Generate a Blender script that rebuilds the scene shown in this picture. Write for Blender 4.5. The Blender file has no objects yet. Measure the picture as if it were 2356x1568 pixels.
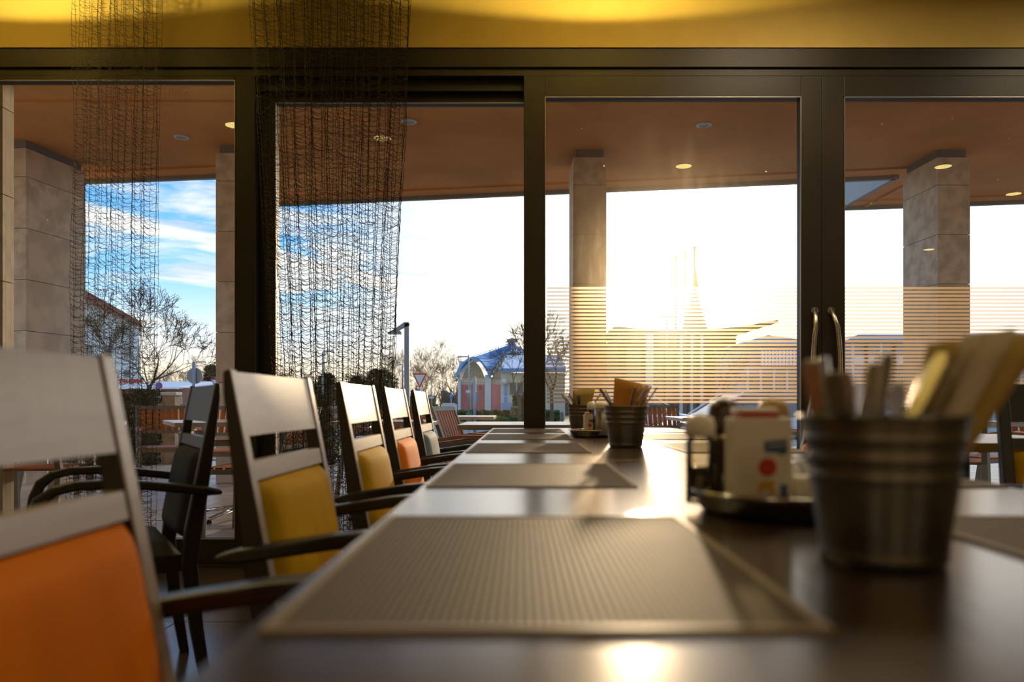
import bpy, math, random
from mathutils import Vector, Matrix
random.seed(7)
SC = bpy.context.scene
COL = SC.collection
PI = math.pi
F = 1800.0; CX = 1206.0; CY = 925.0; EYE = 0.883      # focal length and principal point in photo pixels, eye height

def P(px, py, d):
    return Vector(((px - CX) * d / F, d, EYE + (CY - py) * d / F))

# ------------------------------------------------------------------ camera
cam_data = bpy.data.cameras.new('camera')
cam = bpy.data.objects.new('camera', cam_data); COL.objects.link(cam)
cam.location = (0, 0, EYE); cam.rotation_euler = (PI / 2, 0, 0)
cam_data.sensor_width = 36; cam_data.lens = F / 2356 * 36
cam_data.shift_x = (1178 - CX) / 2356; cam_data.shift_y = (CY - 784) / 2356
cam_data.clip_start = 0.02; cam_data.clip_end = 500
cam_data.dof.use_dof = True; cam_data.dof.focus_distance = 6.5
cam_data.dof.aperture_fstop = 3.0
SC.camera = cam
SC.view_settings.view_transform = 'Standard'; SC.view_settings.look = 'None'
SC.view_settings.exposure = 0.2; SC.view_settings.gamma = 1.0
SC.view_settings.use_curve_mapping = False
SC.cycles.max_bounces = 7; SC.cycles.diffuse_bounces = 4; SC.cycles.glossy_bounces = 4
SC.cycles.transmission_bounces = 4; SC.cycles.transparent_max_bounces = 16
SC.cycles.caustics_reflective = False; SC.cycles.caustics_refractive = False
SC.cycles.sample_clamp_indirect = 4.0
SC.cycles.use_denoising = True

# ------------------------------------------------------------------ world
SUN = Vector(((1465 - CX) / F, 1.0, (CY - 690) / F)).normalized()
W = bpy.data.worlds.new('sky'); SC.world = W; W.use_nodes = True
nt = W.node_tree; nt.nodes.clear()
def N(tree, kind, **kw):
    n = tree.nodes.new(kind)
    for k, v in kw.items(): setattr(n, k, v)
    return n
def L(tree, a, b): tree.links.new(a, b)
def mathn(tree, op, a, b=None, c=None, clamp=False):
    n = N(tree, 'ShaderNodeMath', operation=op); n.use_clamp = clamp
    for i, v in enumerate((a, b, c)):
        if v is None: continue
        if isinstance(v, (int, float)): n.inputs[i].default_value = v
        else: L(tree, v, n.inputs[i])
    return n.outputs[0]
def ramp(tree, fac, stops, interp='LINEAR'):
    n = N(tree, 'ShaderNodeValToRGB'); n.color_ramp.interpolation = interp
    e = n.color_ramp.elements
    while len(e) < len(stops): e.new(0.5)
    for i, (p, c) in enumerate(stops):
        e[i].position = p; e[i].color = (c[0], c[1], c[2], 1) if not isinstance(c, (int, float)) else (c, c, c, 1)
    if fac is not None: L(tree, fac, n.inputs[0])
    return n
def mix(tree, fac, a, b, blend='MIX'):
    n = N(tree, 'ShaderNodeMix', data_type='RGBA', blend_type=blend)
    for i, v in ((0, fac), (6, a), (7, b)):
        if isinstance(v, (int, float)): n.inputs[i].default_value = v
        elif isinstance(v, tuple): n.inputs[i].default_value = (v[0], v[1], v[2], 1)
        else: L(tree, v, n.inputs[i])
    return n.outputs[2]
def maprange(tree, v, a, b, c, d, smooth=True):
    n = N(tree, 'ShaderNodeMapRange'); n.interpolation_type = 'SMOOTHSTEP' if smooth else 'LINEAR'
    L(tree, v, n.inputs[0])
    for i, x in zip((1, 2, 3, 4), (a, b, c, d)): n.inputs[i].default_value = x
    return n.outputs[0]

tc = N(nt, 'ShaderNodeTexCoord'); sep = N(nt, 'ShaderNodeSeparateXYZ'); L(nt, tc.outputs['Generated'], sep.inputs[0])
dx, dy, dz = sep.outputs
dot = N(nt, 'ShaderNodeVectorMath', operation='DOT_PRODUCT'); L(nt, tc.outputs['Generated'], dot.inputs[0])
dot.inputs[1].default_value = SUN
c = dot.outputs['Value']
base = ramp(nt, dz, [(0.0, (.80, .66, .46)), (.045, (.85, .76, .60)), (.085, (.62, .76, .86)), (.15, (.22, .52, .84)), (.26, (.10, .34, .72)), (.6, (.06, .20, .50))]).outputs[0]
# cirrus and cloud banks
mp = N(nt, 'ShaderNodeMapping'); L(nt, tc.outputs['Generated'], mp.inputs[0]); mp.inputs['Scale'].default_value = (2.6, 2.6, 15)
mp.inputs['Rotation'].default_value = (0, .16, 0)
n1 = N(nt, 'ShaderNodeTexNoise'); n1.inputs['Scale'].default_value = 1.7; n1.inputs['Detail'].default_value = 9; n1.inputs['Roughness'].default_value = .58
n1.inputs['Distortion'].default_value = .5; L(nt, mp.outputs[0], n1.inputs['Vector'])
mp2 = N(nt, 'ShaderNodeMapping'); L(nt, tc.outputs['Generated'], mp2.inputs[0]); mp2.inputs['Scale'].default_value = (5, 5, 34)
mp2.inputs['Location'].default_value = (1.3, .4, .7)
n2 = N(nt, 'ShaderNodeTexNoise'); n2.inputs['Scale'].default_value = 1.9; n2.inputs['Detail'].default_value = 8; n2.inputs['Roughness'].default_value = .6
L(nt, mp2.outputs[0], n2.inputs['Vector'])
white = maprange(nt, mathn(nt, 'ADD', c, mathn(nt, 'MULTIPLY', dx, .15)), .865, .955, 0, 1)
cloud = mathn(nt, 'MULTIPLY', maprange(nt, n1.outputs[0], .47, .66, 0, .85), 1)
cl = mathn(nt, 'MAXIMUM', cloud, mathn(nt, 'MULTIPLY', white, .86))
# contrails: great circles through the sky, broken by the noise
def trail(off, w, amt, nlo):
    v = mathn(nt, 'ADD', mathn(nt, 'MULTIPLY', dx, .233), dz)
    v = mathn(nt, 'SUBTRACT', v, mathn(nt, 'MULTIPLY', dy, .111 + off))
    v = mathn(nt, 'ADD', v, mathn(nt, 'MULTIPLY', mathn(nt, 'SUBTRACT', n2.outputs[0], .5), .015))
    v = mathn(nt, 'ABSOLUTE', v)
    m = maprange(nt, v, w * .35, w, 1, 0)
    return mathn(nt, 'MULTIPLY', m, mathn(nt, 'MULTIPLY', maprange(nt, n2.outputs[0], nlo, nlo + .2, .35, 1), amt))
t = mathn(nt, 'MAXIMUM', trail(0, .0155, 1.0, .3), trail(-.022, .009, .5, .42))
t = mathn(nt, 'MAXIMUM', t, trail(.045, .013, .55, .42))
cl = mathn(nt, 'MAXIMUM', cl, t, clamp=True)
ccol = ramp(nt, dz, [(0, (.80, .64, .44)), (.07, (.80, .74, .62)), (.2, (.80, .79, .76)), (1, (.7, .74, .8))]).outputs[0]
sky = mix(nt, cl, base, ccol)
# soft grey undersides of some clouds
gry = mathn(nt, 'MULTIPLY', maprange(nt, n2.outputs[0], .50, .64, 0, .5), maprange(nt, dz, .07, .16, 0, 1))
sky = mix(nt, gry, sky, (.47, .52, .58))
glow = mathn(nt, 'MAXIMUM', c, 0)
g1 = mathn(nt, 'MULTIPLY', mathn(nt, 'POWER', glow, 26), .06)
g2 = mathn(nt, 'MULTIPLY', mathn(nt, 'POWER', glow, 220), .30)
g3 = mathn(nt, 'MULTIPLY', mathn(nt, 'POWER', glow, 2400), 9)
def scalecol(v, colr):
    n = N(nt, 'ShaderNodeVectorMath', operation='SCALE'); n.inputs[0].default_value = colr; L(nt, v, n.inputs['Scale']); return n.outputs[0]
def addv(a, b):
    n = N(nt, 'ShaderNodeVectorMath', operation='ADD'); L(nt, a, n.inputs[0]); L(nt, b, n.inputs[1]); return n.outputs[0]
sky = addv(addv(addv(sky, scalecol(g1, (1.0, .88, .66))), scalecol(g2, (1.0, .78, .45))), scalecol(g3, (1, .85, .6)))
veil = maprange(nt, mathn(nt, 'ADD', c, mathn(nt, 'MULTIPLY', dx, .15)), .950, 1.0, 0, 1.0)
sky = addv(sky, scalecol(veil, (1.0, .93, .80)))     # thin bright overcast on the sunward side
below = maprange(nt, dz, -.03, 0, 0, 1)
sky = mix(nt, below, (.25, .22, .17), sky)
bg = N(nt, 'ShaderNodeBackground'); L(nt, sky, bg.inputs[0]); bg.inputs[1].default_value = 1.4
out = N(nt, 'ShaderNodeOutputWorld'); L(nt, bg.outputs[0], out.inputs[0])

# ------------------------------------------------------------------ lamps
def light(name, kind, loc, energy, color, rot=(0, 0, 0), **kw):
    d = bpy.data.lights.new(name, kind); d.energy = energy; d.color = color
    for k, v in kw.items(): setattr(d, k, v)
    o = bpy.data.objects.new(name, d); COL.objects.link(o); o.location = loc; o.rotation_euler = rot
    return o
sun = light('sun', 'SUN', (0, 0, 12), 2.8, (1.0, .74, .44), angle=math.radians(1.0))
sun.rotation_euler = (-SUN).to_track_quat('-Z', 'Y').to_euler()
for x, y in ((-2.4, -3.3), (.3, -3.3), (3.0, -3.3), (1.4, 3.3), (3.3, 3.3)):      # unseen fill lamps added to lift the chairs and room
    light('ceiling_fill_light', 'AREA', (x, y, 3.08), 15, (1.0, .80, .52), shape='SQUARE', size=.6)
for x in (-2.55, .42):                                                                    # bowl uplighters on pendants
    light('uplighter_lamp', 'SPOT', (x, 3.45, 2.815), 55, (1.0, .78, .25), rot=(math.radians(180), 0, 0),
          spot_size=math.radians(166), spot_blend=.06, shadow_soft_size=.04)

# ------------------------------------------------------------------ materials
def mat(name, color, rough=.5, metal=0, spec=.5, noise=0, nscale=8, col2=None, bump=0, bscale=40, coat=0, ior=None, stretch=None, sheen=0, alpha=1, transl=0):
    m = bpy.data.materials.new(name); m.use_nodes = True; t = m.node_tree
    b = t.nodes['Principled BSDF']
    b.inputs['Base Color'].default_value = (*color, 1); b.inputs['Roughness'].default_value = rough
    b.inputs['Metallic'].default_value = metal; b.inputs['Specular IOR Level'].default_value = spec
    if coat: b.inputs['Coat Weight'].default_value = coat; b.inputs['Coat Roughness'].default_value = .25
    if ior: b.inputs['IOR'].default_value = ior
    if sheen: b.inputs['Sheen Weight'].default_value = sheen
    co = N(t, 'ShaderNodeTexCoord'); mpn = N(t, 'ShaderNodeMapping'); L(t, co.outputs['Object'], mpn.inputs[0])
    if stretch: mpn.inputs['Scale'].default_value = stretch
    nz = N(t, 'ShaderNodeTexNoise'); nz.inputs['Scale'].default_value = nscale; nz.inputs['Detail'].default_value = 5
    L(t, mpn.outputs[0], nz.inputs['Vector'])
    c2 = col2 or tuple(x * (1 - noise) for x in color)
    f = maprange(t, nz.outputs[0], .35, .68, 0, 1)
    L(t, mix(t, f, color, c2), b.inputs['Base Color'])
    if bump:
        nb = N(t, 'ShaderNodeTexNoise'); nb.inputs['Scale'].default_value = bscale; nb.inputs['Detail'].default_value = 4
        L(t, mpn.outputs[0], nb.inputs['Vector'])
        bp = N(t, 'ShaderNodeBump'); bp.inputs['Strength'].default_value = bump; bp.inputs['Distance'].default_value = .01
        L(t, nb.outputs[0], bp.inputs['Height']); L(t, bp.outputs[0], b.inputs['Normal'])
    if transl:
        tr = N(t, 'ShaderNodeBsdfTranslucent'); tr.inputs[0].default_value = (*color, 1)
        mx = N(t, 'ShaderNodeMixShader'); mx.inputs[0].default_value = transl
        L(t, b.outputs[0], mx.inputs[1]); L(t, tr.outputs[0], mx.inputs[2])
        L(t, mx.outputs[0], t.nodes['Material Output'].inputs[0])
    return m
def emis(name, color, s):
    m = bpy.data.materials.new(name); m.use_nodes = True; t = m.node_tree; t.nodes.clear()
    e = N(t, 'ShaderNodeEmission'); e.inputs[0].default_value = (*color, 1); e.inputs[1].default_value = s
    o = N(t, 'ShaderNodeOutputMaterial'); L(t, e.outputs[0], o.inputs[0]); return m

M = {}
M['frame'] = mat('bronze_frame', (.026, .020, .014), .45, spec=.3, noise=.25, nscale=3)
M['recess'] = mat('dark_recess', (.012, .010, .009), .5)
M['bead'] = mat('aluminium_bead', (.30, .28, .25), .4, metal=.8)
M['yellow_wall'] = mat('yellow_plaster', (.47, .34, .09), .85, noise=.12, nscale=2.5, bump=.12, bscale=60)
M['wall'] = mat('ochre_plaster', (.55, .42, .22), .85, noise=.1, bump=.1)
M['ceiling'] = mat('ceiling_plaster', (.68, .58, .36), .9, noise=.05)
M['wood'] = mat('wenge_lacquer', (.010, .007, .005), .34, noise=.5, nscale=3, stretch=(8, 8, 1.2), ior=1.5, bump=.04, bscale=30)
M['head'] = mat('sky_lit_lacquer', (.42, .33, .24), .33, noise=.3, nscale=3, stretch=(1, 1, 9), ior=2.6, bump=.03, bscale=20)  # cream base colour stands in for sky reflected on dark lacquer
M['head_dark'] = mat('dark_lacquered_panel', (.018, .017, .014), .38, noise=.3, nscale=3, stretch=(1, 1, 9), ior=1.45)
M['yellow'] = mat('yellow_velvet', (.62, .37, .004), .75, noise=.45, nscale=4, sheen=.0, spec=.2, bump=.12, bscale=120, stretch=(1, 1.5, .5))
M['orange'] = mat('orange_velvet', (.85, .23, .004), .75, noise=.35, nscale=3, sheen=.0, spec=.2, bump=.12, bscale=120, stretch=(1, 1.5, .6))
M['blue'] = mat('blue_grey_velvet', (.16, .25, .34), .75, noise=.3, nscale=4, sheen=.0, spec=.2, bump=.1, bscale=120)
M['black'] = mat('charcoal_velvet', (.022, .025, .026), .7, noise=.3, sheen=.0, spec=.2, bump=.1, bscale=120)
M['table'] = mat('dark_walnut_laminate', (.040, .018, .010), .23, noise=.5, nscale=3, stretch=(6, .7, 1), ior=2.3, bump=.015, bscale=12)
M['table_edge'] = mat('table_edging', (.07, .035, .02), .35)
M['steel'] = mat('brushed_steel', (.50, .48, .44), .28, metal=1, noise=.2, nscale=3, stretch=(1, 1, 12))
M['zinc'] = mat('galvanised_zinc', (.18, .165, .14), .33, metal=.92, noise=.35, nscale=14)
M['chrome'] = mat('polished_chrome', (.75, .74, .72), .12, metal=1)
M['napkin_backlit'] = mat('backlit_yellow_napkin', (.80, .52, .12), .85, noise=.06, transl=.5)  # yellow of light shining through is put into the paper colour
M['napkin'] = mat('ivory_paper_napkin', (.72, .63, .46), .85, noise=.08, transl=.25)
M['napkin_o'] = mat('ochre_paper_napkin', (.62, .45, .14), .85, noise=.1, transl=.3)
M['white'] = mat('white_plastic', (.80, .77, .70), .35)
M['card'] = mat('white_carton', (.78, .74, .62), .45)
M['red'] = mat('red_plastic', (.55, .03, .03), .35)
M['redprint'] = mat('red_print', (.62, .04, .03), .5)
M['blueprint'] = mat('navy_print', (.05, .10, .22), .5)
M['yellowprint'] = mat('amber_print', (.70, .38, .03), .5)
M['lightwood'] = mat('pale_beech', (.55, .36, .12), .4, noise=.3, nscale=5, stretch=(6, 6, 1))
M['darkwood'] = mat('dark_stained_beech', (.05, .028, .015), .3)
M['stone'] = mat('travertine', (.76, .62, .45), .7, noise=.25, nscale=4, bump=.12, bscale=30)
M['stone2'] = mat('pale_travertine', (.80, .68, .52), .7, noise=.3, nscale=7, bump=.12, bscale=30)
M['joint'] = mat('stone_joint', (.20, .16, .11), .9)
M['soffit'] = mat('terracotta_render', (.70, .30, .09), .85, noise=.18, nscale=1.3, bump=.06, bscale=20)
M['fascia'] = mat('grey_metal_fascia', (.25, .26, .27), .4, metal=.3)
M['tile'] = mat('terrace_tile', (.62, .52, .40), .38, noise=.22, nscale=5, bump=.05, bscale=40)
M['tile2'] = mat('terrace_tile_pale', (.68, .58, .46), .38, noise=.22, nscale=5, bump=.05, bscale=40)
M['tile3'] = mat('terrace_tile_warm', (.56, .45, .34), .38, noise=.22, nscale=5, bump=.05, bscale=40)
M['grout'] = mat('grout', (.18, .15, .12), .9)
M['floor'] = mat('dark_floor_tile', (.060, .045, .040), .2, noise=.3, nscale=2)
M['floorgrout'] = mat('floor_grout', (.03, .025, .02), .7)
M['brass'] = mat('brass_strip', (.7, .5, .28), .3, metal=1)
M['alu'] = mat('grey_powder_coat', (.27, .28, .26), .4, metal=.2)
M['slat'] = mat('oiled_teak', (.66, .22, .05), .5, noise=.35, nscale=4, stretch=(3, 3, .8))
M['ttop'] = mat('white_table_top', (.85, .83, .80), .25)
M['thread'] = mat('curtain_thread', (.030, .026, .022), .7)
M['grass'] = None
M['asphalt'] = mat('asphalt', (.30, .30, .31), .8, noise=.15, nscale=1, bump=.1, bscale=8)
M['kerb'] = mat('kerb_stone', (.62, .60, .56), .8, noise=.1)
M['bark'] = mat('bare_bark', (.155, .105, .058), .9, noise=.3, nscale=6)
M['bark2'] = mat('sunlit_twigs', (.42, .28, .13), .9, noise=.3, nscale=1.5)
M['evergreen'] = mat('evergreen_needles', (.12, .14, .06), .9, noise=.4, nscale=2)
M['hedge'] = mat('hedge_leaves', (.14, .19, .05), .85, noise=.5, nscale=3)
M['darkhedge'] = mat('dark_hedge_leaves', (.07, .08, .04), .85, noise=.5, nscale=3)
M['thicket'] = mat('brown_thicket', (.26, .20, .13), .95, noise=.4, nscale=.8)
M['bluemetal'] = mat('blue_standing_seam', (.17, .40, .70), .35, metal=.3, noise=.15, nscale=.6)
M['whiteroof'] = mat('pale_standing_seam', (.70, .78, .88), .3, metal=.3)
M['bwall'] = mat('cream_render', (.85, .76, .56), .85, noise=.08)
M['bwhite'] = mat('white_render', (.88, .88, .86), .8, noise=.06)
M['pink'] = mat('coral_panel', (.75, .25, .22), .7, noise=.12, nscale=1)
M['yframe'] = mat('yellow_window_frame', (.85, .62, .22), .5)
M['bglass'] = mat('building_glass', (.16, .20, .22), .08, spec=.8)
M['redroof'] = mat('clay_roof', (.34, .14, .10), .8, noise=.2, nscale=2)
M['redwall'] = mat('brown_red_cladding', (.40, .17, .12), .7, noise=.15)
M['snow'] = mat('bright_sheet_roof', (.74, .76, .80), .45)
M['redletters'] = mat('red_signage', (.70, .06, .03), .5)
M['greywall'] = mat('blue_grey_wall', (.42, .50, .60), .7, noise=.1)
M['brownwall'] = mat('brown_wall', (.18, .13, .09), .7, noise=.2)
M['spire'] = mat('green_copper', (.14, .20, .16), .5, noise=.2, nscale=1)
M['signred'] = mat('sign_red', (.62, .03, .03), .5)
M['signwhite'] = mat('sign_white', (.62, .66, .70), .5)
M['signblue'] = mat('sign_blue', (.02, .14, .50), .5)
M['signback'] = mat('sign_back_grey', (.26, .32, .35), .5, metal=.3)
M['pole'] = mat('galvanised_pole', (.30, .33, .36), .45, metal=.4)
M['lamppost'] = mat('blue_grey_post', (.30, .36, .42), .5, metal=.2)
M['bollard'] = mat('bollard_steel', (.20, .19, .16), .5)
M['carwhite'] = mat('white_car_paint', (.66, .68, .72), .18, coat=.6)
M['carsilver'] = mat('silver_car_paint', (.42, .44, .47), .2, metal=.4, coat=.6)
M['cargrey'] = mat('dark_car_paint', (.08, .09, .11), .2, coat=.6)
M['carglass'] = mat('car_glass', (.08, .11, .12), .05, spec=.9)
M['tyre'] = mat('tyre_rubber', (.02, .02, .02), .8)
M['carprint'] = mat('car_print', (.05, .03, .22), .5)
M['headlight'] = mat('headlight_lens', (.7, .7, .68), .1)
M['flag'] = mat('flag_cloth', (.45, .16, .05), .8, transl=.4)
M['binbag'] = mat('green_bin', (.06, .22, .08), .6)
M['flower'] = mat('flowerbed_purple', (.25, .18, .45), .9, noise=.7, nscale=30, col2=(.3, .3, .05))
M['terracotta'] = mat('weathered_stone_cap', (.36, .25, .15), .8, noise=.4, nscale=9)
M['lamp_on'] = emis('lamp_disc', (1.0, .80, .26), 14)
M['lamp_off'] = mat('lamp_reflector', (.42, .42, .40), .3, metal=.3)
M['lamp_ring'] = mat('lamp_ring', (.62, .62, .60), .35)
M['bowl'] = mat('opal_bowl', (.3, .25, .15), .5)

# placemat weave
m = bpy.data.materials.new('woven_vinyl'); m.use_nodes = True; t = m.node_tree; b = t.nodes['Principled BSDF']
co = N(t, 'ShaderNodeTexCoord')
wv = N(t, 'ShaderNodeTexWave', bands_direction='X'); wv.inputs['Scale'].default_value = 55; wv.inputs['Distortion'].default_value = .4
wv2 = N(t, 'ShaderNodeTexWave', bands_direction='Y'); wv2.inputs['Scale'].default_value = 40
L(t, co.outputs['Object'], wv.inputs[0]); L(t, co.outputs['Object'], wv2.inputs[0])
h = mathn(t, 'ADD', wv.outputs['Fac'], mathn(t, 'MULTIPLY', wv2.outputs['Fac'], .5))
L(t, ramp(t, h, [(.2, (.045, .034, .024)), (1.0, (.12, .095, .068))]).outputs[0], b.inputs['Base Color'])
b.inputs['Roughness'].default_value = .6; b.inputs['Specular IOR Level'].default_value = .12
bp = N(t, 'ShaderNodeBump'); bp.inputs['Strength'].default_value = .5; bp.inputs['Distance'].default_value = .001
L(t, h, bp.inputs['Height']); L(t, bp.outputs[0], b.inputs['Normal'])
M['mat'] = m
M['hem'] = mat('mat_hem', (.25, .19, .12), .45)

# grass
m = bpy.data.materials.new('winter_grass'); m.use_nodes = True; t = m.node_tree; b = t.nodes['Principled BSDF']
co = N(t, 'ShaderNodeTexCoord'); nz = N(t, 'ShaderNodeTexNoise'); nz.inputs['Scale'].default_value = .35; nz.inputs['Detail'].default_value = 8
L(t, co.outputs['Object'], nz.inputs[0])
L(t, ramp(t, nz.outputs[0], [(.35, (.12, .20, .035)), (.5, (.34, .30, .10)), (.65, (.42, .33, .15))]).outputs[0], b.inputs['Base Color'])
b.inputs['Roughness'].default_value = .9
M['grass'] = m

# window glass: clear sheet with faint dust that scatters the low sun forward
def glass(name, dust):
    m = bpy.data.materials.new(name); m.use_nodes = True; t = m.node_tree; t.nodes.clear()
    tr = N(t, 'ShaderNodeBsdfTransparent'); gl = N(t, 'ShaderNodeBsdfGlossy'); gl.inputs['Roughness'].default_value = 0.0
    fr = N(t, 'ShaderNodeFresnel'); fr.inputs[0].default_value = 1.62
    mx = N(t, 'ShaderNodeMixShader'); L(t, fr.outputs[0], mx.inputs[0]); L(t, tr.outputs[0], mx.inputs[1]); L(t, gl.outputs[0], mx.inputs[2])
    co = N(t, 'ShaderNodeTexCoord'); mpn = N(t, 'ShaderNodeMapping'); L(t, co.outputs['Object'], mpn.inputs[0]); mpn.inputs['Scale'].default_value = (9, 9, 2.0)
    nz = N(t, 'ShaderNodeTexNoise'); nz.inputs['Scale'].default_value = 1.6; nz.inputs['Detail'].default_value = 9; nz.inputs['Roughness'].default_value = .65
    L(t, mpn.outputs[0], nz.inputs['Vector'])
    vo = N(t, 'ShaderNodeTexVoronoi'); vo.inputs['Scale'].default_value = 16; vo.inputs['Randomness'].default_value = 1; L(t, co.outputs['Object'], vo.inputs['Vector'])
    spk = maprange(t, vo.outputs['Distance'], .035, .07, 1, 0)
    gate = N(t, 'ShaderNodeSeparateColor'); L(t, vo.outputs['Color'], gate.inputs[0])
    spk = mathn(t, 'MULTIPLY', spk, mathn(t, 'GREATER_THAN', gate.outputs[0], .80))
    dustf = mathn(t, 'ADD', maprange(t, nz.outputs[0], .42, .78, dust * .7, dust * 1.35), mathn(t, 'MULTIPLY', spk, .35), clamp=True)
    rf = N(t, 'ShaderNodeBsdfRefraction'); rf.inputs['Roughness'].default_value = .52; rf.inputs['IOR'].default_value = 1.25; rf.inputs[0].default_value = (1, .86, .66, 1)
    tl = N(t, 'ShaderNodeBsdfTranslucent'); tl.inputs[0].default_value = (.85, .78, .66, 1)
    m2 = N(t, 'ShaderNodeMixShader'); m2.inputs[0].default_value = .35; L(t, rf.outputs[0], m2.inputs[1]); L(t, tl.outputs[0], m2.inputs[2])
    m3 = N(t, 'ShaderNodeMixShader'); L(t, dustf, m3.inputs[0]); L(t, mx.outputs[0], m3.inputs[1]); L(t, m2.outputs[0], m3.inputs[2])
    o = N(t, 'ShaderNodeOutputMaterial'); L(t, m3.outputs[0], o.inputs[0])
    return m
M['glass'] = glass('window_glass', .005)
M['glass2'] = glass('dusty_window_glass', .011)
# frosted film
m = bpy.data.materials.new('frosted_film'); m.use_nodes = True; t = m.node_tree; t.nodes.clear()
tl = N(t, 'ShaderNodeBsdfTranslucent'); tl.inputs[0].default_value = (.62, .42, .24, 1)
rf = N(t, 'ShaderNodeBsdfRefraction'); rf.inputs['Roughness'].default_value = .6; rf.inputs['IOR'].default_value = 1.3; rf.inputs[0].default_value = (1, .85, .65, 1)
df = N(t, 'ShaderNodeBsdfDiffuse'); df.inputs[0].default_value = (.8, .74, .62, 1)
trn = N(t, 'ShaderNodeBsdfTransparent')
a1 = N(t, 'ShaderNodeMixShader'); a1.inputs[0].default_value = .05; L(t, tl.outputs[0], a1.inputs[1]); L(t, rf.outputs[0], a1.inputs[2])
a2 = N(t, 'ShaderNodeMixShader'); a2.inputs[0].default_value = .3; L(t, a1.outputs[0], a2.inputs[1]); L(t, df.outputs[0], a2.inputs[2])
a3 = N(t, 'ShaderNodeMixShader'); a3.inputs[0].default_value = .22; L(t, a2.outputs[0], a3.inputs[1]); L(t, trn.outputs[0], a3.inputs[2])
o = N(t, 'ShaderNodeOutputMaterial'); L(t, a3.outputs[0], o.inputs[0]); M['film'] = m
# clear glass for jars
m = bpy.data.materials.new('jar_glass'); m.use_nodes = True; t = m.node_tree; t.nodes.clear()
tr = N(t, 'ShaderNodeBsdfTransparent'); tr.inputs[0].default_value = (.86, .84, .78, 1); gl = N(t, 'ShaderNodeBsdfGlossy'); gl.inputs['Roughness'].default_value = .05
fr = N(t, 'ShaderNodeFresnel'); fr.inputs[0].default_value = 1.6
mx = N(t, 'ShaderNodeMixShader'); L(t, fr.outputs[0], mx.inputs[0]); L(t, tr.outputs[0], mx.inputs[1]); L(t, gl.outputs[0], mx.inputs[2])
o = N(t, 'ShaderNodeOutputMaterial'); L(t, mx.outputs[0], o.inputs[0]); M['jarglass'] = m

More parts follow.
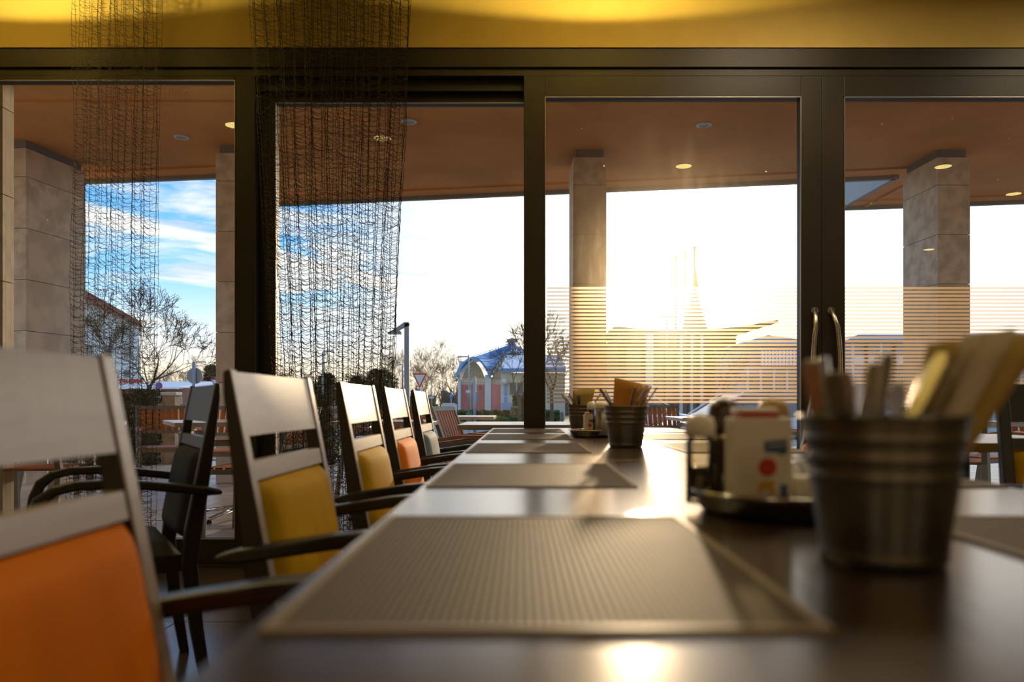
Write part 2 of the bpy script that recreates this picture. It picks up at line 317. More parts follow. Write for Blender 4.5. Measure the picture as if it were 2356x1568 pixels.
# ------------------------------------------------------------------ mesh helpers
class MB:
    def __init__(s): s.v = []; s.f = []
    def add(s, vs, fs):
        o = len(s.v); s.v += [tuple(v) for v in vs]; s.f += [tuple(i + o for i in f) for f in fs]; return s
    def box(s, x0, x1, y0, y1, z0, z1, mtx=None):
        vs = [Vector(v) for v in ((x0, y0, z0), (x1, y0, z0), (x1, y1, z0), (x0, y1, z0), (x0, y0, z1), (x1, y0, z1), (x1, y1, z1), (x0, y1, z1))]
        if mtx is not None: vs = [mtx @ v for v in vs]
        return s.add(vs, ((3, 2, 1, 0), (4, 5, 6, 7), (0, 1, 5, 4), (1, 2, 6, 5), (2, 3, 7, 6), (3, 0, 4, 7)))
    def prism(s, poly, a, b, axis='y', mtx=None):
        """poly: (u,v) outline; axis y -> u=x v=z; axis z -> u=x v=y; axis x -> u=y v=z"""
        f = {'y': lambda u, v, w: (u, w, v), 'z': lambda u, v, w: (u, v, w), 'x': lambda u, v, w: (w, u, v)}[axis]
        n = len(poly); vs = [Vector(f(u, v, a)) for u, v in poly] + [Vector(f(u, v, b)) for u, v in poly]
        if mtx is not None: vs = [mtx @ v for v in vs]
        fs = [tuple(range(n))[::-1], tuple(range(n, 2 * n))] + [(i, (i + 1) % n, n + (i + 1) % n, n + i) for i in range(n)]
        return s.add(vs, fs)
    def tube(s, pts, r, n=8, cap=True):
        pts = [Vector(p) for p in pts]; rs = r if isinstance(r, (list, tuple)) else [r] * len(pts)
        vs = []; fs = []
        up = Vector((0, 0, 1)); prev = None
        for i, p in enumerate(pts):
            d = (pts[min(i + 1, len(pts) - 1)] - pts[max(i - 1, 0)]).normalized()
            a = prev - d * prev.dot(d) if prev is not None else None
            if a is None or a.length < 1e-4:
                a = d.cross(up if abs(d.z) < .9 else Vector((1, 0, 0)))
            a.normalize(); prev = a; bb = d.cross(a)
            for k in range(n):
                an = 2 * PI * k / n; vs.append(p + (a * math.cos(an) + bb * math.sin(an)) * rs[i])
        for i in range(len(pts) - 1):
            for k in range(n):
                fs.append((i * n + k, i * n + (k + 1) % n, (i + 1) * n + (k + 1) % n, (i + 1) * n + k))
        if cap: fs.append(tuple(range(n))[::-1]); fs.append(tuple(range((len(pts) - 1) * n, len(pts) * n)))
        return s.add(vs, fs)
    def lathe(s, prof, n=32, c=(0, 0, 0), cap0=True, cap1=True):
        vs = []; fs = []
        for r, z in prof:
            for k in range(n):
                a = 2 * PI * k / n; vs.append((c[0] + r * math.cos(a), c[1] + r * math.sin(a), c[2] + z))
        for i in range(len(prof) - 1):
            for k in range(n):
                fs.append((i * n + k, i * n + (k + 1) % n, (i + 1) * n + (k + 1) % n, (i + 1) * n + k))
        if cap0: fs.append(tuple(range(n))[::-1])
        if cap1: fs.append(tuple(range((len(prof) - 1) * n, len(prof) * n)))
        return s.add(vs, fs)
    def grid(s, fn, nu, nv):
        vs = [fn(i / nu, j / nv) for i in range(nu + 1) for j in range(nv + 1)]
        fs = [(i * (nv + 1) + j, (i + 1) * (nv + 1) + j, (i + 1) * (nv + 1) + j + 1, i * (nv + 1) + j + 1) for i in range(nu) for j in range(nv)]
        return s.add(vs, fs)
    def mesh(s, name, m, smooth=False):
        me = bpy.data.meshes.new(name); me.from_pydata(s.v, [], s.f); me.update()
        if m: me.materials.append(m)
        if smooth: me.polygons.foreach_set('use_smooth', [True] * len(me.polygons))
        return me
    def build(s, name, m, parent=None, smooth=False, bevel=0, loc=None, solid=0, subd=0):
        me = s.mesh(name, m, smooth); o = bpy.data.objects.new(name, me); COL.objects.link(o)
        if parent is not None: o.parent = parent
        if loc: o.location = loc
        if solid: q = o.modifiers.new('s', 'SOLIDIFY'); q.thickness = solid; q.offset = 0
        if subd: q = o.modifiers.new('d', 'SUBSURF'); q.levels = subd; q.render_levels = subd
        if bevel:
            q = o.modifiers.new('b', 'BEVEL'); q.width = bevel; q.segments = 2; q.limit_method = 'ANGLE'; q.angle_limit = math.radians(40)
        return o
def box(name, m, b, parent=None, bevel=0, **k): return MB().box(*b).build(name, m, parent, bevel=bevel, **k)
def tag(o, label=None, cat=None, group=None, kind=None):
    for k, v in (('label', label), ('category', cat), ('group', group), ('kind', kind)):
        if v: o[k] = v
    return o
def thing(name, label, cat, loc=(0, 0, 0), rz=0, group=None):
    o = bpy.data.objects.new(name, None); COL.objects.link(o); o.location = loc; o.rotation_euler = (0, 0, rz); o.empty_display_size = .1
    return tag(o, label, cat, group)
def struct(o): o['kind'] = 'structure'; return o
def sroot(name, loc=(0, 0, 0), rz=0):
    o = bpy.data.objects.new(name, None); COL.objects.link(o); o.location = loc; o.rotation_euler = (0, 0, rz); o['kind'] = 'structure'; return o
def copy_tree(src, parent=None):
    c = src.copy(); COL.objects.link(c)
    if parent is not None: c.parent = parent
    for ch in KIDS.get(src.name, []): copy_tree(ch, c)
    return c
KIDS = {}
def reg(root):
    """remember the children of a prototype (children lookups are slow in big scenes)"""
    ks = [o for o in bpy.data.objects if o.parent == root]; KIDS[root.name] = ks
    for k in ks: reg(k)
    return root
def text_mesh(s, size, m, name, parent, loc, rot, extrude=.002, align='CENTER'):
    cu = bpy.data.curves.new(name, 'FONT'); cu.body = s; cu.size = size; cu.extrude = extrude; cu.align_x = align; cu.align_y = 'CENTER'
    tmp = bpy.data.objects.new('tmp_text', cu); COL.objects.link(tmp)
    dg = bpy.context.evaluated_depsgraph_get(); me = bpy.data.meshes.new_from_object(tmp.evaluated_get(dg))
    bpy.data.objects.remove(tmp); me.materials.clear(); me.materials.append(m)
    o = bpy.data.objects.new(name, me); COL.objects.link(o); o.location = loc; o.rotation_euler = rot
    if parent is not None: o.parent = parent
    return o

# ================================================================== ROOM SHELL
WY = 4.22; S = F / WY
def wx(px, d=WY): return (px - CX) * d / F
def wz(py, d=WY): return EYE + (CY - py) * d / F
ZC = 3.15; XL, XR, YR = -5.0, 6.4, -4.2
struct(box('ceiling', M['ceiling'], (XL, XR, YR, WY + .1, ZC, ZC + .1)))
struct(box('wall_left', M['wall'], (XL - .12, XL, YR, WY + .1, -.02, ZC)))
struct(box('wall_right', M['wall'], (XR, XR + .12, YR, WY + .1, -.02, ZC)))
struct(box('wall_rear', M['wall'], (XL, XR, YR - .12, YR, -.02, ZC)))
struct(box('wall_front', M['yellow_wall'], (XL, XR, WY - .02, WY + .28, wz(120), ZC)))
# tiled floor
fl = sroot('floor'); box('floor_slab', M['floorgrout'], (XL, XR, YR, WY + .3, -.06, -.004), fl)
ftile = MB().box(.003, .597, .003, 1.197, -.004, 0).mesh('floor_tile', M['floor'])
for i in range(-8, 6):
    for j in range(-1, 4):
        o = bpy.data.objects.new('floor_tile', ftile); COL.objects.link(o); o.parent = fl; o.location = (i * .6 - .2, j * 1.2 - .45, 0)
MB().box(-8.2 * .6 + .0, XL + 11.2, -.45 - 3.6, -1.653, -.004, -.001).build('floor_tile', M['floor'], fl)
box('brass_joint_strip', M['brass'], (-.80, -.797, 1.6, 4.1, 0, .0015), fl)
# header over the doors
tr = sroot('trim_1')
box('header_beam', M['frame'], (XL, XR, WY - .05, WY + .12, 2.668, wz(120)), tr, bevel=.003)
box('header_rail', M['frame'], (XL, XR, WY - .035, WY + .036, wz(180), 2.668), tr)
box('plaster_bead', M['yellow_wall'], (XL, XR, WY - .058, WY - .02, wz(120), wz(117)), tr)
struct(box('trim_2', M['frame'], (XL, XR, WY - .05, WY + .2, 0, .018)))     # floor track

Z0 = wz(1238); ZF0, ZF1 = .66, 0
def bead(root, x0, x1, z0, z1, y, w=.004):
    for b in ((x0, x1, y, y + .012, z1 - w, z1), (x0, x1, y, y + .012, z0, z0 + w), (x0, x0 + w, y, y + .012, z0, z1), (x1 - w, x1, y, y + .012, z0, z1)):
        box('glazing_bead', M['bead'], b, root)
def leaf(name, xs, zt, yc, gl, strip=False):
    """xs: outer left, glass left, glass right, outer right"""
    r = sroot(name)
    y0, y1 = yc - .035, yc + .035
    ztop = wz(182) if yc > WY + .05 else wz(180)
    box('stile', M['frame'], (xs[0], xs[1], y0, y1, .02, ztop), r, bevel=.003)
    box('stile', M['frame'], (xs[2], xs[3], y0, y1, .02, ztop), r, bevel=.003)
    box('top_rail', M['frame'], (xs[1], xs[2], y0, y1, zt, ztop), r, bevel=.003)
    box('bottom_rail', M['frame'], (xs[1], xs[2], y0, y1, .02, Z0), r, bevel=.003)
    bead(r, xs[1], xs[2], Z0, zt, y0 - .003)
    MB().add([(xs[1], yc, Z0), (xs[2], yc, Z0), (xs[2], yc, zt), (xs[1], yc, zt)], [(0, 1, 2, 3)]).build('glass_pane', gl, r)
    if strip:
        zt2 = wz(660); zb = wz(930); n = 31; p = (zt2 - zb) / n
        me = MB().add([(xs[1] + .012, 0, -p * .63), (xs[2] - .012, 0, -p * .63), (xs[2] - .012, 0, 0), (xs[1] + .012, 0, 0)], [(0, 1, 2, 3)]).mesh('film_stripe', M['film'])
        for k in range(n):
            o = bpy.data.objects.new('film_stripe', me); COL.objects.link(o); o.parent = r; o.location = (0, yc - .003, zt2 - k * p)
    return r
leaf('window_1', (XL, XL + .05, wx(547), wx(592)), wz(190), WY, M['glass'])
D1Y = WY + .10
def dx1(px): return (px - CX) * (D1Y) / F
def dz1(py): return EYE + (CY - py) * (D1Y) / F
r = leaf('door_1', (dx1(604), dx1(638), .02, .10), dz1(241), D1Y, M['glass'])
box('recess_panel', M['recess'], (wx(592), dx1(604), WY + .02, WY + .16, .02, wz(180)), r)
struct(box('trim_3', M['recess'], (wx(592), 0, WY + .02, WY + .06, dz1(222), wz(180))))
leaf('door_2', (wx(1205), wx(1253), wx(1838), wx(1885) - .001), wz(228), WY, M['glass2'], True)
leaf('door_3', (wx(1885) + .001, wx(1936), 3.15, 3.26), wz(228), WY, M['glass2'], True)
leaf('window_2', (3.27, 3.38, XR - .1, XR), wz(190), WY, M['glass'])
for dname, xc, s in (('door_2', wx(1871, 4.13), -1), ('door_3', wx(1933, 4.13), 1)):
    root = bpy.data.objects[dname]
    pts = []
    for k in range(13):
        u = k / 12; bow = math.sin(PI * u)
        pts.append((xc - s * .028 * (1 - bow), WY - .035 - .055 * min(1, bow * 2.2), wz(712) - u * (wz(712) - .78)))
    h = MB().tube(pts, .013, 12).build('door_handle', M['steel'], root, smooth=True)
    for z in (wz(716), .80):
        MB().tube([(pts[0][0], WY - .04, z), (pts[0][0], WY - .032, z)], .019, 16).build('handle_rose', M['steel'], root)

# ================================================================== TERRACE AND CANOPY
# terrace paving
te = sroot('terrace'); box('terrace_slab', M['grout'], (-9, 12, WY + .3, 11.9, -.35, -.006), te)
box('threshold', M['tile'], (XL, XR, WY + .2, WY + .42, -.05, .0), te)
box('terrace_kerb', M['kerb'], (-9, 12, 11.9, 12.05, -.35, .02), te)
tm = [MB().box(.004, .596, .004, .396, -.006, 0).mesh('paving_tile', M[k]) for k in ('tile', 'tile2', 'tile3')]
cnt = 0; rest = MB()
for j in range(0, 18):
    for i in range(-15, 20):
        x = i * .6 + (.3 if j % 2 else 0); y = WY + .43 + j * .4; px = CX + (x + .3) * F / (y + .2)
        if y > 11.5: continue
        if -150 < px < 1010 and cnt < 280:
            o = bpy.data.objects.new('paving_tile', random.choice(tm)); COL.objects.link(o); o.parent = te
            o.location = (x, y, random.uniform(-.0015, .0015)); cnt += 1
        else: rest.box(x + .004, x + .596, y + .004, y + .396, -.006, random.uniform(-.001, .001))
tag(rest.build('paving_tiles', M['tile2'], te), kind='stuff')

ZS = 3.70
def E(px, py):
    d = (ZS - EYE) * F / (CY - py); return ((px - CX) * d / F, d)
cp = sroot('canopy')
e1, e2 = E(200, 412), E(500, 400); e3, e4 = E(640, 465), E(1838, 420); e5 = E(2065, 402); e6, e7 = E(1936, 475), E(2356, 460)
def ext(a, b, x): k = (b[1] - a[1]) / (b[0] - a[0]); return (x, a[1] + k * (x - a[0]))
xA, xB, xC = -11.0, -3.58, e5[0]
edge = [ext(e1, e2, xA), ext(e1, e2, xB), ext(e3, e4, xB), e5, (xC - .06, ext(e6, e7, xC)[1]), ext(e6, e7, 12.5)]
poly = [(xA, WY + .3)] + edge + [(12.5, WY + .3)]
MB().prism(poly, ZS, ZS + .42, 'z').build('soffit', M['soffit'], cp)
for a, b in zip(edge[:-1], edge[1:]):
    d = Vector((b[0] - a[0], b[1] - a[1], 0)); n = Vector((d.y, -d.x, 0)).normalized() * -1
    L_ = d.length; d.normalize(); m4 = Matrix(((d.x, n.x, 0, a[0]), (d.y, n.y, 0, a[1]), (0, 0, 1, 0), (0, 0, 0, 1)))
    MB().box(-.02, L_ + .02, -.0, .06, ZS - .05, ZS + .46, m4).build('fascia_board', M['fascia'], cp)
    MB().box(0, L_, -.34, -.30, ZS - .025, ZS, m4).build('soffit_trim', M['soffit'], cp)
MB().box(xA, 12.5, 7.3, 7.38, ZS - .018, ZS).build('soffit_trim', M['soffit'], cp)
# facade above and beside the glazing
struct(box('facade', M['stone'], (XL - .2, XR + .2, WY + .28, WY + .5, 2.9, ZS + .42)))
def column(name, x0, x1, y0, y1, rz=0, joints=(0, .55, 1.10, 1.65, 2.20, 2.75, 3.30, 3.61), zoff=0):
    w, dp = x1 - x0, y1 - y0
    r = sroot(name, (x0, y0, 0), rz)
    box('column_core', M['joint'], (.02, w - .02, .02, dp - .02, 0, 3.61), r)
    box('column_collar', M['fascia'], (.03, w - .03, .03, dp - .03, 3.61, ZS), r)
    for a, b in zip(joints[:-1], joints[1:]):
        mk = lambda: random.choice((M['stone'], M['stone2'], M['stone']))
        za, zb = a + .003, b - .003
        for bb in ((0, w, 0, .03, za, zb), (0, w, dp - .03, dp, za, zb), (0, .03, .031, dp - .031, za, zb), (w - .03, w, .031, dp - .031, za, zb)):
            box('stone_slab', mk(), bb, r)
    return r
column('column', -3.37, -2.98, 8.55, 9.15)
column('column', .545, .915, 8.70, 9.30, math.radians(1))
column('column', 4.60, 4.97, 8.70, 9.42, math.radians(3))
column('column', -5.86, -5.33, 8.46, 9.36, math.radians(-8.8))
column('column', -4.2, -3.30, 4.95, 5.06)

def soffit_light(px, py, label):
    x, y = E(px, py); r = thing('recessed_light', label, 'light', (x, y, ZS), 0, None)
    MB().lathe([(.052, -.004), (.052, -.012), (.078, -.012), (.082, 0), (.05, 0)], 32, cap0=False, cap1=False).build('trim_ring', M['lamp_ring'], r, smooth=True)
    MB().lathe([(.052, -.006), (.0, -.001)], 24, cap0=False, cap1=False).build('reflector', M['lamp_off'], r)
soffit_light(418, 314, 'unlit round ceiling spotlight outside, seen to the right of the narrow curtain')
soffit_light(941, 278, 'unlit round ceiling spotlight outside, at the upper right edge of the wide curtain')
soffit_light(1619, 286, 'unlit round ceiling spotlight outside, above the glass door with frosted stripes')
# lit downlights of the dining room, seen mirrored in the panes
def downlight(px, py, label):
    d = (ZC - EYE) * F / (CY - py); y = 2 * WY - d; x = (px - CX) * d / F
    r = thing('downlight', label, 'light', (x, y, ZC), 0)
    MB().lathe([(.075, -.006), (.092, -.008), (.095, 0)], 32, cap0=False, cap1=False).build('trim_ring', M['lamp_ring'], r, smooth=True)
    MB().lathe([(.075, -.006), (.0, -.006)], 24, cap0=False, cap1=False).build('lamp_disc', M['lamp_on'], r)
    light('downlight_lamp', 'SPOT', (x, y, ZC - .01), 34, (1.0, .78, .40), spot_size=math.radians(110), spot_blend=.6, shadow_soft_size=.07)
for px, py, lb in ((540, 287, 'lit yellow round downlight mirrored beside the left window frame'),
                   (870, 298, 'lit yellow round downlight mirrored behind the wide net curtain'),
                   (1573, 381, 'lit yellow round downlight mirrored in the pane right of the central stone column'),
                   (2170, 382, 'lit yellow round downlight mirrored over the top of the right stone column'),
                   (2332, 445, 'lit yellow round downlight mirrored at the right edge of the canopy'),
                   (2137, 573, 'lit yellow round downlight mirrored low on the pale side of the right column')):
    downlight(px, py, lb)
for x in (-2.55, .42):
    r = thing('pendant_lamp', 'bowl shaped uplighter hanging over the ' + ('left side of the room' if x < 0 else 'long dining table'), 'lamp', (x, 3.45, 2.755))
    MB().lathe([(.02, 0), (.09, .015), (.14, .04), (.165, .07), (.158, .07), (.13, .045), (.08, .022), (.0, .012)], 32, cap1=False).build('bowl', M['bowl'], r, smooth=True)
    for k in range(3):
        a = 2 * PI * k / 3; MB().tube([(.15 * math.cos(a), .15 * math.sin(a), .07), (0, 0, .36)], .0012, 5).build('suspension_wire', M['chrome'], r)
    MB().lathe([(.05, .393), (.05, .375), (.0, .36)], 16).build('ceiling_rose', M['bowl'], r)

# ================================================================== DINING CHAIRS
def slant(z):            # x of the front face of the back at height z
    return -.092 * max(0, (z - .47) / .475) ** 1.0 + .0
def make_chair(fabric, label, group=None, head='head'):
    r = thing('dining_chair', label, 'chair', group=group)
    for s in (-1, 1):
        y0, y1 = (s * .247, s * .215) if s < 0 else (.215, .247)
        prof = []
        zs = [0, .2, .40, .50, .60, .70, .80, .90, .943]
        fr = {0: -.055, .2: -.02, .40: .006}
        front = [(fr.get(z, slant(z)), z) for z in zs]
        wd = {0: .030, .2: .038, .40: .046, .50: .048, .60: .044, .70: .038, .80: .030, .90: .022, .943: .014}
        back = [(x - wd[z], z - (.004 if z > .94 else 0)) for x, z in front]
        po = MB().prism(front + back[::-1], min(y0, y1), max(y0, y1)).build('back_post', M['wood'], r, bevel=.004)
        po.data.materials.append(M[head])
        for pl in po.data.polygons:          # same wood, front face coloured cream for the sky glow
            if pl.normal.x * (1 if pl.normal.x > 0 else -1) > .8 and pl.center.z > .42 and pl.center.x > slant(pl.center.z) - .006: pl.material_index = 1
    def slab(z0, z1, th, off, yy=.2135, bow=.0, n=8):
        def fn(i, side):
            pass
        m_ = MB(); nu, nv = 10, 6
        def surf(o): return lambda u, v: (slant(z0 + (z1 - z0) * v) + o - bow * (1 - (2 * u - 1) ** 2), -yy + 2 * yy * u, z0 + (z1 - z0) * v)
        a, b = surf(off), surf(off - th)
        m_.grid(a, nu, nv); m_.grid(lambda u, v: b(1 - u, v), nu, nv)
        for v in (0, 1):
            m_.grid((lambda vv: lambda u, w: Vector(a(u, vv)).lerp(Vector(b(u, vv)), w if vv == 0 else 1 - w))(v), nu, 1)
        for u in (0, 1):
            m_.grid((lambda uu: lambda v, w: Vector(a(uu, v)).lerp(Vector(b(uu, v)), (1 - w) if uu == 0 else w))(u), nv, 1)
        return m_
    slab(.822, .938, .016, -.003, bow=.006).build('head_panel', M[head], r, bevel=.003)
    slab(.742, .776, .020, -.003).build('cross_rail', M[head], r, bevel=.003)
    m_ = MB()
    def pad(u, v):
        z = .47 + .268 * v; e = (1 - (2 * u - 1) ** 8) * (1 - (2 * v - 1) ** 10)
        return (slant(z) - .012 + .030 * e ** .5 + .006 * math.sin(PI * u), -.212 + .424 * u, z)
    m_.grid(pad, 22, 18); m_.grid(lambda u, v: (slant(.47 + .268 * v) - .028, .212 - .424 * u, .47 + .268 * v), 4, 4)
    for (u0, rev) in ((0, 1), (1, 0)):
        pass
    m_.add([(slant(.47) - .012, -.212, .47), (slant(.47) - .012, .212, .47), (slant(.47) - .028, .212, .47), (slant(.47) - .028, -.212, .47)], [(0, 1, 2, 3)])
    m_.build('backrest', M[fabric], r, smooth=True)
    # seat
    m_ = MB()
    def seat(u, v):
        e = max(0, (1 - (2 * u - 1) ** 8) * (1 - (2 * v - 1) ** 8)) ** .5
        return (.005 + .445 * u, (-.225 + .45 * v) * (1 + .06 * u), .425 + .045 * e)
    m_.grid(seat, 16, 16); m_.build('seat', M[fabric], r, smooth=True)
    MB().prism([(.0, -.222), (.44, -.236), (.44, .236), (.0, .222)], .375, .426, 'z').build('seat_frame', M['wood'], r, bevel=.004)
    # arms: flat bar from behind the post, rolling down into the front leg
    for s in (-1, 1):
        pts = [(-.105, .612), (-.06, .618), (0, .628), (.10, .643), (.20, .652), (.28, .652), (.33, .640), (.365, .612), (.382, .57), (.39, .52), (.395, .42), (.40, .2), (.405, 0)]
        m_ = MB(); vs = []; fs = []
        for i, (x, z) in enumerate(pts):
            a = Vector((pts[max(i - 1, 0)][0], pts[max(i - 1, 0)][1])); b = Vector((pts[min(i + 1, len(pts) - 1)][0], pts[min(i + 1, len(pts) - 1)][1]))
            d = (b - a).normalized(); nrm = Vector((-d.y, d.x)); th = .013 if i < 7 else .017; wy = .024 if i < 6 else .018
            if i == 0: th = .006
            yc = s * (.266 + .008 * min(1, i / 6))
            for du, dv in ((1, -1), (1, 1), (-1, 1), (-1, -1)):
                vs.append((x + nrm.x * th * du, yc + wy * dv, z + nrm.y * th * du))
        for i in range(len(pts) - 1):
            for k in range(4): fs.append((i * 4 + k, i * 4 + (k + 1) % 4, (i + 1) * 4 + (k + 1) % 4, (i + 1) * 4 + k))
        fs += [(3, 2, 1, 0), tuple(range(len(pts) * 4 - 4, len(pts) * 4))]
        armn = 10
        m1 = MB().add(vs[:armn * 4], [f for f in fs[:-2] if max(f) < armn * 4] + [(3, 2, 1, 0), tuple(range(armn * 4 - 4, armn * 4))])
        m1.build('armrest', M['wood'], r, bevel=.006, smooth=False)
        m2 = MB().add(vs[(armn - 1) * 4:], [tuple(i - (armn - 1) * 4 for i in f) for f in fs[:-2] if min(f) >= (armn - 1) * 4] + [(3, 2, 1, 0), tuple(range((14 - armn) * 4 - 4 + 0, (14 - armn) * 4))])
        m2.build('leg', M['wood'], r, bevel=.003)
    return reg(r)
XCH = -.423
G1 = 'armchairs along the left side of the long table'
ch = {}
ch['orange'] = make_chair('orange', 'nearest armchair at far left with orange upholstered back and cream-lit head panel', G1)
ch['yellow'] = make_chair('yellow', 'yellow-backed armchair, second chair along the left side of the table', G1)
ch['blue'] = make_chair('blue', 'small blue-grey backed armchair at the window end of the left row', G1)
ch['black'] = make_chair('black', 'all-black armchair turned away to the left, in front of the left window', None, 'head_dark')
ch['gold'] = make_chair('yellow', 'dark-framed armchair with yellow back facing the camera at the right edge', None, 'head_dark')
def place(o, x, y, rz, label=None, group=None):
    o.location = (x, y, 0); o.rotation_euler = (0, 0, rz)
    if label: o['label'] = label
    if group: o['group'] = group
    return o
place(ch['orange'], XCH, .735, 0)
place(ch['yellow'], XCH, 1.376 + .25, math.radians(-1))
place(copy_tree(ch['yellow']), XCH, 2.19 + .25, 0, 'yellow-backed armchair, third chair along the left side of the table')
place(copy_tree(ch['orange']), XCH, 2.88 + .25, 0, 'smaller orange-backed armchair, fourth along the left side, before the blue one')
place(ch['blue'], XCH, 3.66 + .23, 0)
# right side of the long table, facing left
G2 = 'armchairs along the right side of the long table'
o = copy_tree(ch['orange']); place(o, 1.012, 2.76, PI, 'white-lit armchair with orange back seen just left of the near bucket', G2)
o = copy_tree(ch['blue']); place(o, 1.03, 1.44, PI, 'armchair cut off by the right edge, only a blue-grey slanted post showing', G2)
# black chair by the left window; its back looks at us and to the left
o = ch['black']; a = math.atan2(-.52, -.85)
bx = Vector((-.965 - 1.19, 2.4 + 2.77)) / 2
o.location = (bx.x - .08 * .85, bx.y - .08 * .52, 0); o.rotation_euler = (0, 0, a)
o = copy_tree(ch['black']); place(o, -1.98, 2.30, math.radians(200), 'black armchair at the far left edge behind the orange chair, mostly hidden')
# far right: yellow chair facing the camera
place(ch['gold'], 1.66, 2.24, math.radians(-100))

# ================================================================== LONG TABLE
ZT = .75; TX0, TX1 = -.163, .762
def table(name, x0, x1, y0, y1, label, group, zt=ZT):
    r = thing(name, label, 'table', ((x0 + x1) / 2, (y0 + y1) / 2, 0), 0, group)
    w, d = (x1 - x0) / 2, (y1 - y0) / 2
    box('tabletop', M['table'], (-w, w, -d, d, zt - .03, zt), r, bevel=.002)
    for yy in ([-d * .55, d * .55] if d > .5 else [0]):
        MB().lathe([(.035, .02), (.035, zt - .04)], 20, (0, yy, 0)).build('pedestal', M['wood'], r, smooth=True)
        box('base_plate', M['wood'], (-.13, .13, yy - .2, yy + .2, 0, .018), r, bevel=.004)
        box('bracket', M['wood'], (-.25, .25, yy - .04, yy + .04, zt - .05, zt - .03), r)
    return r
GT = 'dark tables pushed together end to end'
table('dining_table', TX0, TX1, .06, 1.7985, 'dark glossy table in the foreground carrying the near bucket and tray', GT)
table('dining_table', TX0, TX1, 1.8015, 2.66, 'middle dark glossy table carrying the second bucket', GT)
table('dining_table', TX0, TX1, 2.663, 4.06, 'farthest dark table of the row, reaching the window', GT)
table('dining_table', 1.25, 2.0, 2.55, 3.3, 'dark table at the right edge behind the yellow chair', 'single tables')
# placemats
mm = MB().prism([(-.165 + .008, -.225), (.165 - .008, -.225), (.165, -.217), (.165, .217), (.157, .225), (-.157, .225), (-.165, .217), (-.165, -.217)], 0, .0022, 'z').mesh('placemat', M['mat'])
hm = MB()
for b in ((-.165, .165, -.2255, -.219), (-.165, .165, .219, .2255), (-.1655, -.159, -.225, .225), (.159, .1655, -.225, .225)): hm.box(*b, 0, .0030)
hm = hm.mesh('hem', M['hem'])
rows = [(.675, 'nearest'), (1.445, 'second'), (2.275, 'third'), (3.00, 'fourth'), (3.64, 'farthest')]
for y, w in rows:
    for x, s in ((.0125, 'left'), (.59, 'right')):
        o = bpy.data.objects.new('placemat', mm); COL.objects.link(o); o.location = (x, y, ZT); o.rotation_euler = (0, 0, random.uniform(-.008, .008))
        tag(o, f'{w} brown woven placemat in the row along the {s} side of the long table', 'placemat', 'woven placemats')
        h_ = bpy.data.objects.new('hem', hm); COL.objects.link(h_); h_.parent = o

# ================================================================== CUTLERY BUCKETS
def bucket(label, x, y):
    r = thing('metal_bucket', label, 'bucket', (x, y, ZT), 0, 'ribbed metal cutlery buckets')
    def prof(off):
        out = []; 
        for k in range(61):
            u = k / 60; z = .002 + u * .118; rr = .0485 + .0165 * u
            for c_ in (.60, .73, .86):
                rr += .0016 * math.exp(-((u - c_) / .018) ** 2)
            rr += .0012 * math.exp(-((u - .05) / .03) ** 2) + off
            out.append((rr, z))
        return out
    MB().lathe([(.046, .0)] + prof(0) + [(.0665, .121), (.0655, .123), (.064, .121)] + prof(-.0015)[::-1], 56, cap1=True).build('bucket_body', M['zinc'], r, smooth=True)
    MB().tube([(.066 * math.cos(2 * PI * k / 40), .066 * math.sin(2 * PI * k / 40), .121) for k in range(41)], .0017, 8, cap=False).build('rolled_rim', M['zinc'], r, smooth=True)
    return r
GB = 'ribbed metal cutlery buckets'
B1 = (.300, .655); B2 = (.303, 2.33); B3 = (.258, 3.48)
bucket('large blurred ribbed metal bucket of cutlery and napkins in the right foreground', *B1)
bucket('ribbed metal bucket with a tall ochre-lit napkin in the middle of the table', *B2)
bucket('farthest small ribbed metal bucket near the window post', *B3)
def cutlery(kind, px, py, d, base, lean_px, wpx=None, label='', group='cutlery standing in the buckets', turn=0):
    """stands in a bucket: foot near bucket floor at base=(x,y), top at the photo point (px,py) at depth d"""
    top = P(px, py, d); foot = Vector((base[0], base[1], ZT + .006))
    ax = (top - foot); ln = ax.length; q = ax.to_track_quat('Z', 'Y')
    r = thing(kind, label, kind, foot, 0, group); r.rotation_mode = 'QUATERNION'
    from mathutils import Quaternion
    r.rotation_quaternion = q @ Quaternion((0, 0, 1), turn)
    # handle end is up: flat tapered bar; tool end is down
    w = .010
    if kind == 'knife':
        MB().prism([(-.004, ln * .5), (.004, ln * .5), (.0085, ln * .75), (.0095, ln * .96), (.006, ln), (-.006, ln), (-.0095, ln * .96), (-.0085, ln * .75)], -.0022, .0022).build('handle', M['steel'], r, bevel=.001)
        MB().prism([(-.004, ln * .5), (-.009, ln * .3), (-.009, ln * .08), (.0, 0), (.009, ln * .1), (.009, ln * .45), (.004, ln * .5)], -.0009, .0009).build('blade', M['steel'], r)
    else:
        MB().prism([(-.0028, ln * .35), (.0028, ln * .35), (.004, ln * .6), (.009, ln * .93), (.006, ln), (-.006, ln), (-.009, ln * .93), (-.004, ln * .6)], -.0012, .0012).build('handle', M['steel'], r, bevel=.0008)
        if kind == 'fork':
            MB().prism([(-.0028, ln * .35), (-.0105, ln * .28), (-.011, ln * .2), (.011, ln * .2), (.0105, ln * .28), (.0028, ln * .35)], -.001, .001).build('fork_head', M['steel'], r)
            for k in range(4): box('tine', M['steel'], (-.0108 + k * .0062, -.0108 + k * .0062 + .003, -.0009, .0009, .001, ln * .2), r)
        else:
            MB().grid(lambda u, v: (.017 * math.sin(PI * v) ** .7 * math.cos(PI * u) * 1, .006 * (math.sin(PI * u) * math.sin(PI * v)), ln * .35 * v), 8, 8).build('spoon_bowl', M['steel'], r, smooth=True, solid=.001)
    return r
